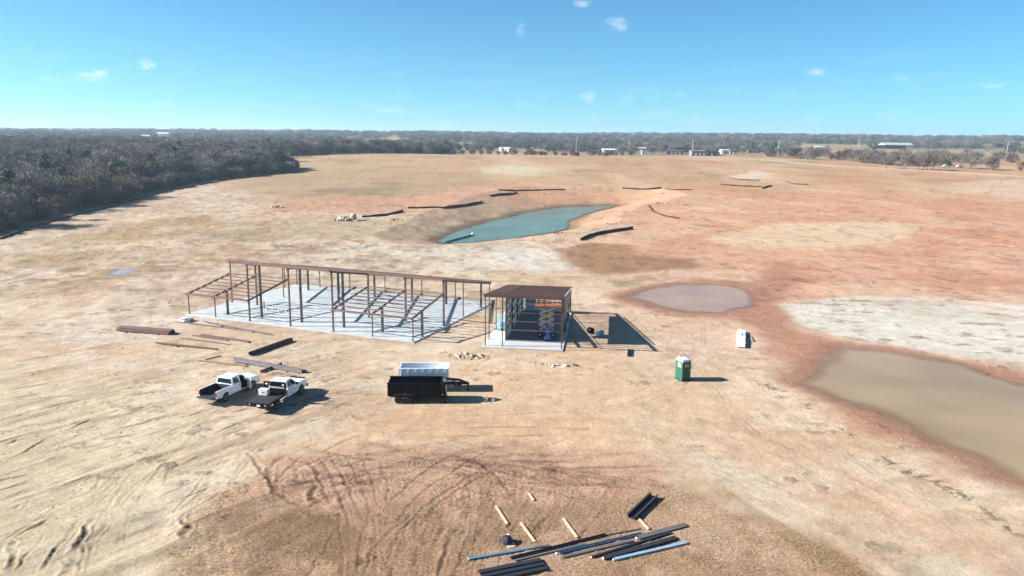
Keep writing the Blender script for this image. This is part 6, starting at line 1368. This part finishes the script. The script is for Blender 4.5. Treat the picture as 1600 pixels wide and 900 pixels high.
SK = [(-6243.45, 9190.44), (-5835.26, 9193.72), (-5788.14, 9193.84), (-5128.45, 9194.66), (-5089.19, 9194.76), (-4484.43, 9194.69), (-3745.87, 9190.35), (-3667.35, 9190.54), (-1208.49, 3466.42), (-2434.36, 9191.98), (-582.57, 3496.97), (-216.96, 2466.14), (-175.55, 2476.78), (216.76, 3290.66), (272.40, 3283.61), (355.33, 2375.14), (542.49, 2101.38), (612.11, 2125.06), (661.76, 2042.66), (866.47, 2148.13), (1277.43, 2949.17), (4532.00, 9194.27), (4775.44, 9194.86), (4908.93, 9195.18), (5003.17, 9195.41), (2128.81, 3535.42), (2139.48, 3518.27), (1811.58, 2722.51), (1846.51, 2722.67)]
for k, p in enumerate(SK):
    plant_tree(EVER[k % 2], p, 'large dark tree clump standing out along the far skyline', 'skyline trees', rs.uniform(2.0, 3.2), rs.uniform(0, 6), 'skyline_tree', 'tree', .75)
# the rest of the woods, too many and too far to tell apart
def instance_field(name, P, variants, label, cat, seed, smin=.8, smax=1.25, wide=None):
    rr = np.random.RandomState(seed); n = len(P); me = bpy.data.meshes.new(name); Z = terrain(P[:, 0], P[:, 1])-.05
    me.vertices.add(n); me.vertices.foreach_set('co', np.stack([P[:, 0], P[:, 1], Z], 1).astype(np.float32).ravel())
    s = rr.uniform(smin, smax, n); w = np.ones(n) if wide is None else wide
    a = me.attributes.new('tree_scale', 'FLOAT_VECTOR', 'POINT'); a.data.foreach_set('vector', np.stack([s*w, s*w, s*np.sqrt(w)*.98 if wide is not None else s], 1).astype(np.float32).ravel())
    a = me.attributes.new('tree_turn', 'FLOAT_VECTOR', 'POINT'); a.data.foreach_set('vector', np.stack([np.zeros(n), np.zeros(n), rr.uniform(0, 6.28, n)], 1).astype(np.float32).ravel())
    a = me.attributes.new('tree_kind', 'INT', 'POINT'); a.data.foreach_set('value', rr.randint(0, 1000, n).astype(np.int32))
    o = bpy.data.objects.new(name, me); COL.objects.link(o); struct(o, 'stuff'); o['label'] = label; o['category'] = cat
    pc = bpy.data.collections.new(name+'_kinds')
    for k, kd in enumerate(variants):
        ms = [m for m in kd]; V = []; F = []; mi = []; mats_ = []
        for m in ms:
            b = len(V); V += [v.co[:] for v in m.vertices]; F += [tuple(i+b for i in p.vertices) for p in m.polygons]; mats_.append(m.materials[0]); mi += [len(mats_)-1]*len(m.polygons)
        x = bpy.data.meshes.new('woodland_tree'); x.from_pydata(V, [], F); [x.materials.append(m) for m in mats_]; x.polygons.foreach_set('material_index', mi); q = bpy.data.objects.new('woodland_tree', x); pc.objects.link(q)
    ng = bpy.data.node_groups.new(name+'_spread', 'GeometryNodeTree'); ng.interface.new_socket('Geometry', in_out='INPUT', socket_type='NodeSocketGeometry'); ng.interface.new_socket('Geometry', in_out='OUTPUT', socket_type='NodeSocketGeometry')
    N = ng.nodes; gi = N.new('NodeGroupInput'); go = N.new('NodeGroupOutput'); m2p = N.new('GeometryNodeMeshToPoints'); iop = N.new('GeometryNodeInstanceOnPoints'); ci = N.new('GeometryNodeCollectionInfo')
    ci.inputs['Collection'].default_value = pc; ci.inputs['Separate Children'].default_value = True; ci.inputs['Reset Children'].default_value = True
    def attr(nm, ty): a = N.new('GeometryNodeInputNamedAttribute'); a.data_type = ty; a.inputs[0].default_value = nm; return a.outputs[0]
    l = ng.links; l.new(gi.outputs[0], m2p.inputs[0]); l.new(m2p.outputs[0], iop.inputs['Points']); l.new(ci.outputs[0], iop.inputs['Instance']); iop.inputs['Pick Instance'].default_value = True
    l.new(attr('tree_kind', 'INT'), iop.inputs['Instance Index']); l.new(attr('tree_turn', 'FLOAT_VECTOR'), iop.inputs['Rotation']); l.new(attr('tree_scale', 'FLOAT_VECTOR'), iop.inputs['Scale']); l.new(iop.outputs[0], go.inputs[0])
    md = o.modifiers.new('spread', 'NODES'); md.node_group = ng
    return o
rest = np.array([near[i] for i in range(len(near)) if i not in used and near[i][0]/near[i][1] > -.95])
instance_field('wood', rest, BARE+BARE[:4]+[EVER[0], EVER[1], EVER[0], RUST[0]], 'deep grey wood of leafless trees behind the first rows on the left', 'wood', 3, .65, 1.4)
FARV = [make_bare(81+k, (TWIG, TWIGD, TWIGD, TWIGB)[k], h=8.5, spread=4.4, twigs=700, base=.0, tw=(.10, .17)) for k in range(4)] + [make_leafy(91, LEAF, 8.5, 4.0, 600, leaf=.5), make_leafy(92, LEAFO, 7.5, 4.4, 600, leaf=.5)]
wide = np.clip(far[:, 2]/9.0, 1., 3.4)
instance_field('far_woodland', far[:, :2], FARV, 'hazy grey woodland covering the low hills to the horizon', 'woodland', 8, .55, 1.25, wide)
print('TREES', nb, ne, ns, len(rest), len(far))

# ---------------------------------------------------------------- dark weed drift along the wash and stubble tufts
def drift():
    rr = np.random.RandomState(6); path = np.array([(25.52, 76.59), (26.18, 73.34), (26.96, 69.01), (28.19, 66.50), (28.22, 62.18), (28.87, 58.55), (29.45, 55.26), (30.03, 51.50), (31.04, 48.26), (31.58, 45.48), (32.28, 42.10)])
    V = []; F = []
    seg = np.hypot(*np.diff(path, axis=0).T); S = np.concatenate([[0], np.cumsum(seg)])
    for k in range(11000):
        s = rr.rand()*S[-1]; q = np.interp(s, S, path[:, 0]), np.interp(s, S, path[:, 1])
        if value_noise(np.array([s/2.2]), np.array([3.3]), 4)[0] < .40: continue
        wob = 2.6*(value_noise(np.array([s/3.1]), np.array([8.8]), 5)[0]-.5); x, y = q[0]+wob*.8+rr.normal(0, .9)*rr.rand(), q[1]+wob+rr.normal(0, .9)*rr.rand()
        if value_noise(np.array([x/.5]), np.array([y/.5]), 9)[0] < .52: continue
        V.append((x, y))
    A = np.array(V); Z = terrain(A[:, 0], A[:, 1]); vs = []; 
    for (x, y), z in zip(A, Z):
        a = rr.rand()*6.28; L = rr.uniform(.05, .18); w = .018; h = rr.uniform(.01, .12); o = len(vs)
        vs += [(x-w*math.sin(a), y+w*math.cos(a), z-.01), (x+w*math.sin(a), y-w*math.cos(a), z-.01), (x+L*math.cos(a), y+L*math.sin(a), z+h)]; F.append((o, o+1, o+2))
    o = MB().add(vs, F).build('weed_drift', mat('dry_weed', (.13, .10, .055), .95, 0, .4, 2.)); struct(o, 'stuff'); o['label'] = 'dark dry weed drift along the edge of the muddy wash'; o['category'] = 'weeds'
drift()
def stubble():
    rr = np.random.RandomState(16); n = 60000; X = rr.uniform(-20, 26, n); Y = rr.uniform(34, 55, n)
    poly = [(-20.94, 42.96), (-20.78, 47.33), (-17.08, 49.70), (-10.25, 46.02), (-5.23, 47.83), (0.17, 50.26), (9.63, 50.47), (15.33, 45.78), (18.41, 42.54), (21.12, 39.68), (21.66, 34.39), (18.23, 28.09), (-16.36, 27.52)]
    d = sdist(X, Y, poly) + 3.*(fbm(X, Y, 3.5, 4, 70)-.5); dens = fbm(X, Y, 2.2, 4, 71); k = (d > .3) & (rr.rand(n) < sstep(.36, .62, dens)*.9+.06); X, Y = X[k], Y[k]; Z = terrain(X, Y); m = len(X)
    a = rr.uniform(0, 6.28, m); L = rr.uniform(.03, .11, m); h = rr.uniform(.03, .12, m); w = rr.uniform(.012, .03, m)
    P = np.stack([np.stack([X-w*np.sin(a), Y+w*np.cos(a), Z-.03], 1), np.stack([X+w*np.sin(a), Y-w*np.cos(a), Z-.03], 1), np.stack([X+L*np.cos(a), Y+L*np.sin(a), Z+h], 1)], 1).reshape(-1, 3)
    me = bpy.data.meshes.new('dead_stubble'); me.from_pydata(P.tolist(), [], np.arange(3*m).reshape(-1, 3).tolist()); m1 = mat('dead_straw', (.33, .24, .14), .95, 0, .5, 1.3); me.materials.append(m1)
    o = bpy.data.objects.new('dead_stubble', me); COL.objects.link(o); struct(o, 'stuff'); o['label'] = 'short dead brown stubble grass across the near ground'; o['category'] = 'grass'
stubble()

def loose_stones():
    rr = np.random.RandomState(26); vs = []; fs = []
    n = 42000; Y = np.exp(rr.uniform(math.log(35), math.log(190), n)); X = rr.uniform(-.85, .85, n)*Y
    k = (fbm(X, Y, 7., 4, 27) + .25*fbm(X, Y, 1.5, 3, 28) > .60) | (rr.rand(n) < .12)
    for poly in [f for f, _ in FLATS] + [PUD1, PUD2, PUD3, POND]: k &= sdist(X, Y, poly) < -.3
    X, Y = X[k], Y[k]; Z = terrain(X, Y); m = len(X); s = (rr.rand(m)**4*.075+.018)*np.clip(Y/60, .8, 1.8)
    base = np.array([[1, 0, 0], [-.5, .87, 0], [-.5, -.87, 0], [.1, .1, 1], [-.4, -.3, .7]]); tri = np.array([[0, 1, 3], [1, 2, 4], [2, 0, 3], [1, 4, 3], [2, 3, 4], [0, 2, 1]])
    J = base[None]*(1+rr.uniform(-.35, .35, (m, 5, 3))); a = rr.uniform(0, 6.28, m); ca, sa = np.cos(a)[:, None], np.sin(a)[:, None]
    V = np.stack([J[..., 0]*ca-J[..., 1]*sa, J[..., 0]*sa+J[..., 1]*ca, J[..., 2]*.8-.15], 2)*s[:, None, None] + np.stack([X, Y, Z], 1)[:, None]
    F = (tri[None]+5*np.arange(m)[:, None, None]).reshape(-1, 3)
    me = bpy.data.meshes.new('loose_clods'); me.from_pydata(V.reshape(-1, 3).tolist(), [], F.tolist()); me.materials.append(mat('dry_clod', (.36, .27, .18), .95, 0, .35, 1.))
    o = bpy.data.objects.new('loose_clods', me); COL.objects.link(o); struct(o, 'stuff'); o['label'] = 'loose dirt clods and small stones strewn over the graded ground'; o['category'] = 'clods'
loose_stones()

# ---------------------------------------------------------------- air
def haze():
    m = bpy.data.materials.new('thin_air'); m.use_nodes = True; nt = m.node_tree; nt.nodes.clear(); o_ = nt.nodes.new('ShaderNodeOutputMaterial'); v = nt.nodes.new('ShaderNodeVolumePrincipled')
    v.inputs['Color'].default_value = (.62, .82, 1, 1); v.inputs['Density'].default_value = HAZE; v.inputs['Anisotropy'].default_value = .2; nt.links.new(v.outputs[0], o_.inputs['Volume'])
    o = MB().box((0, 4600, 58), (24000, 9600, 140)).build('haze', m); struct(o, 'stuff'); return o
HAZE = .00014
haze()
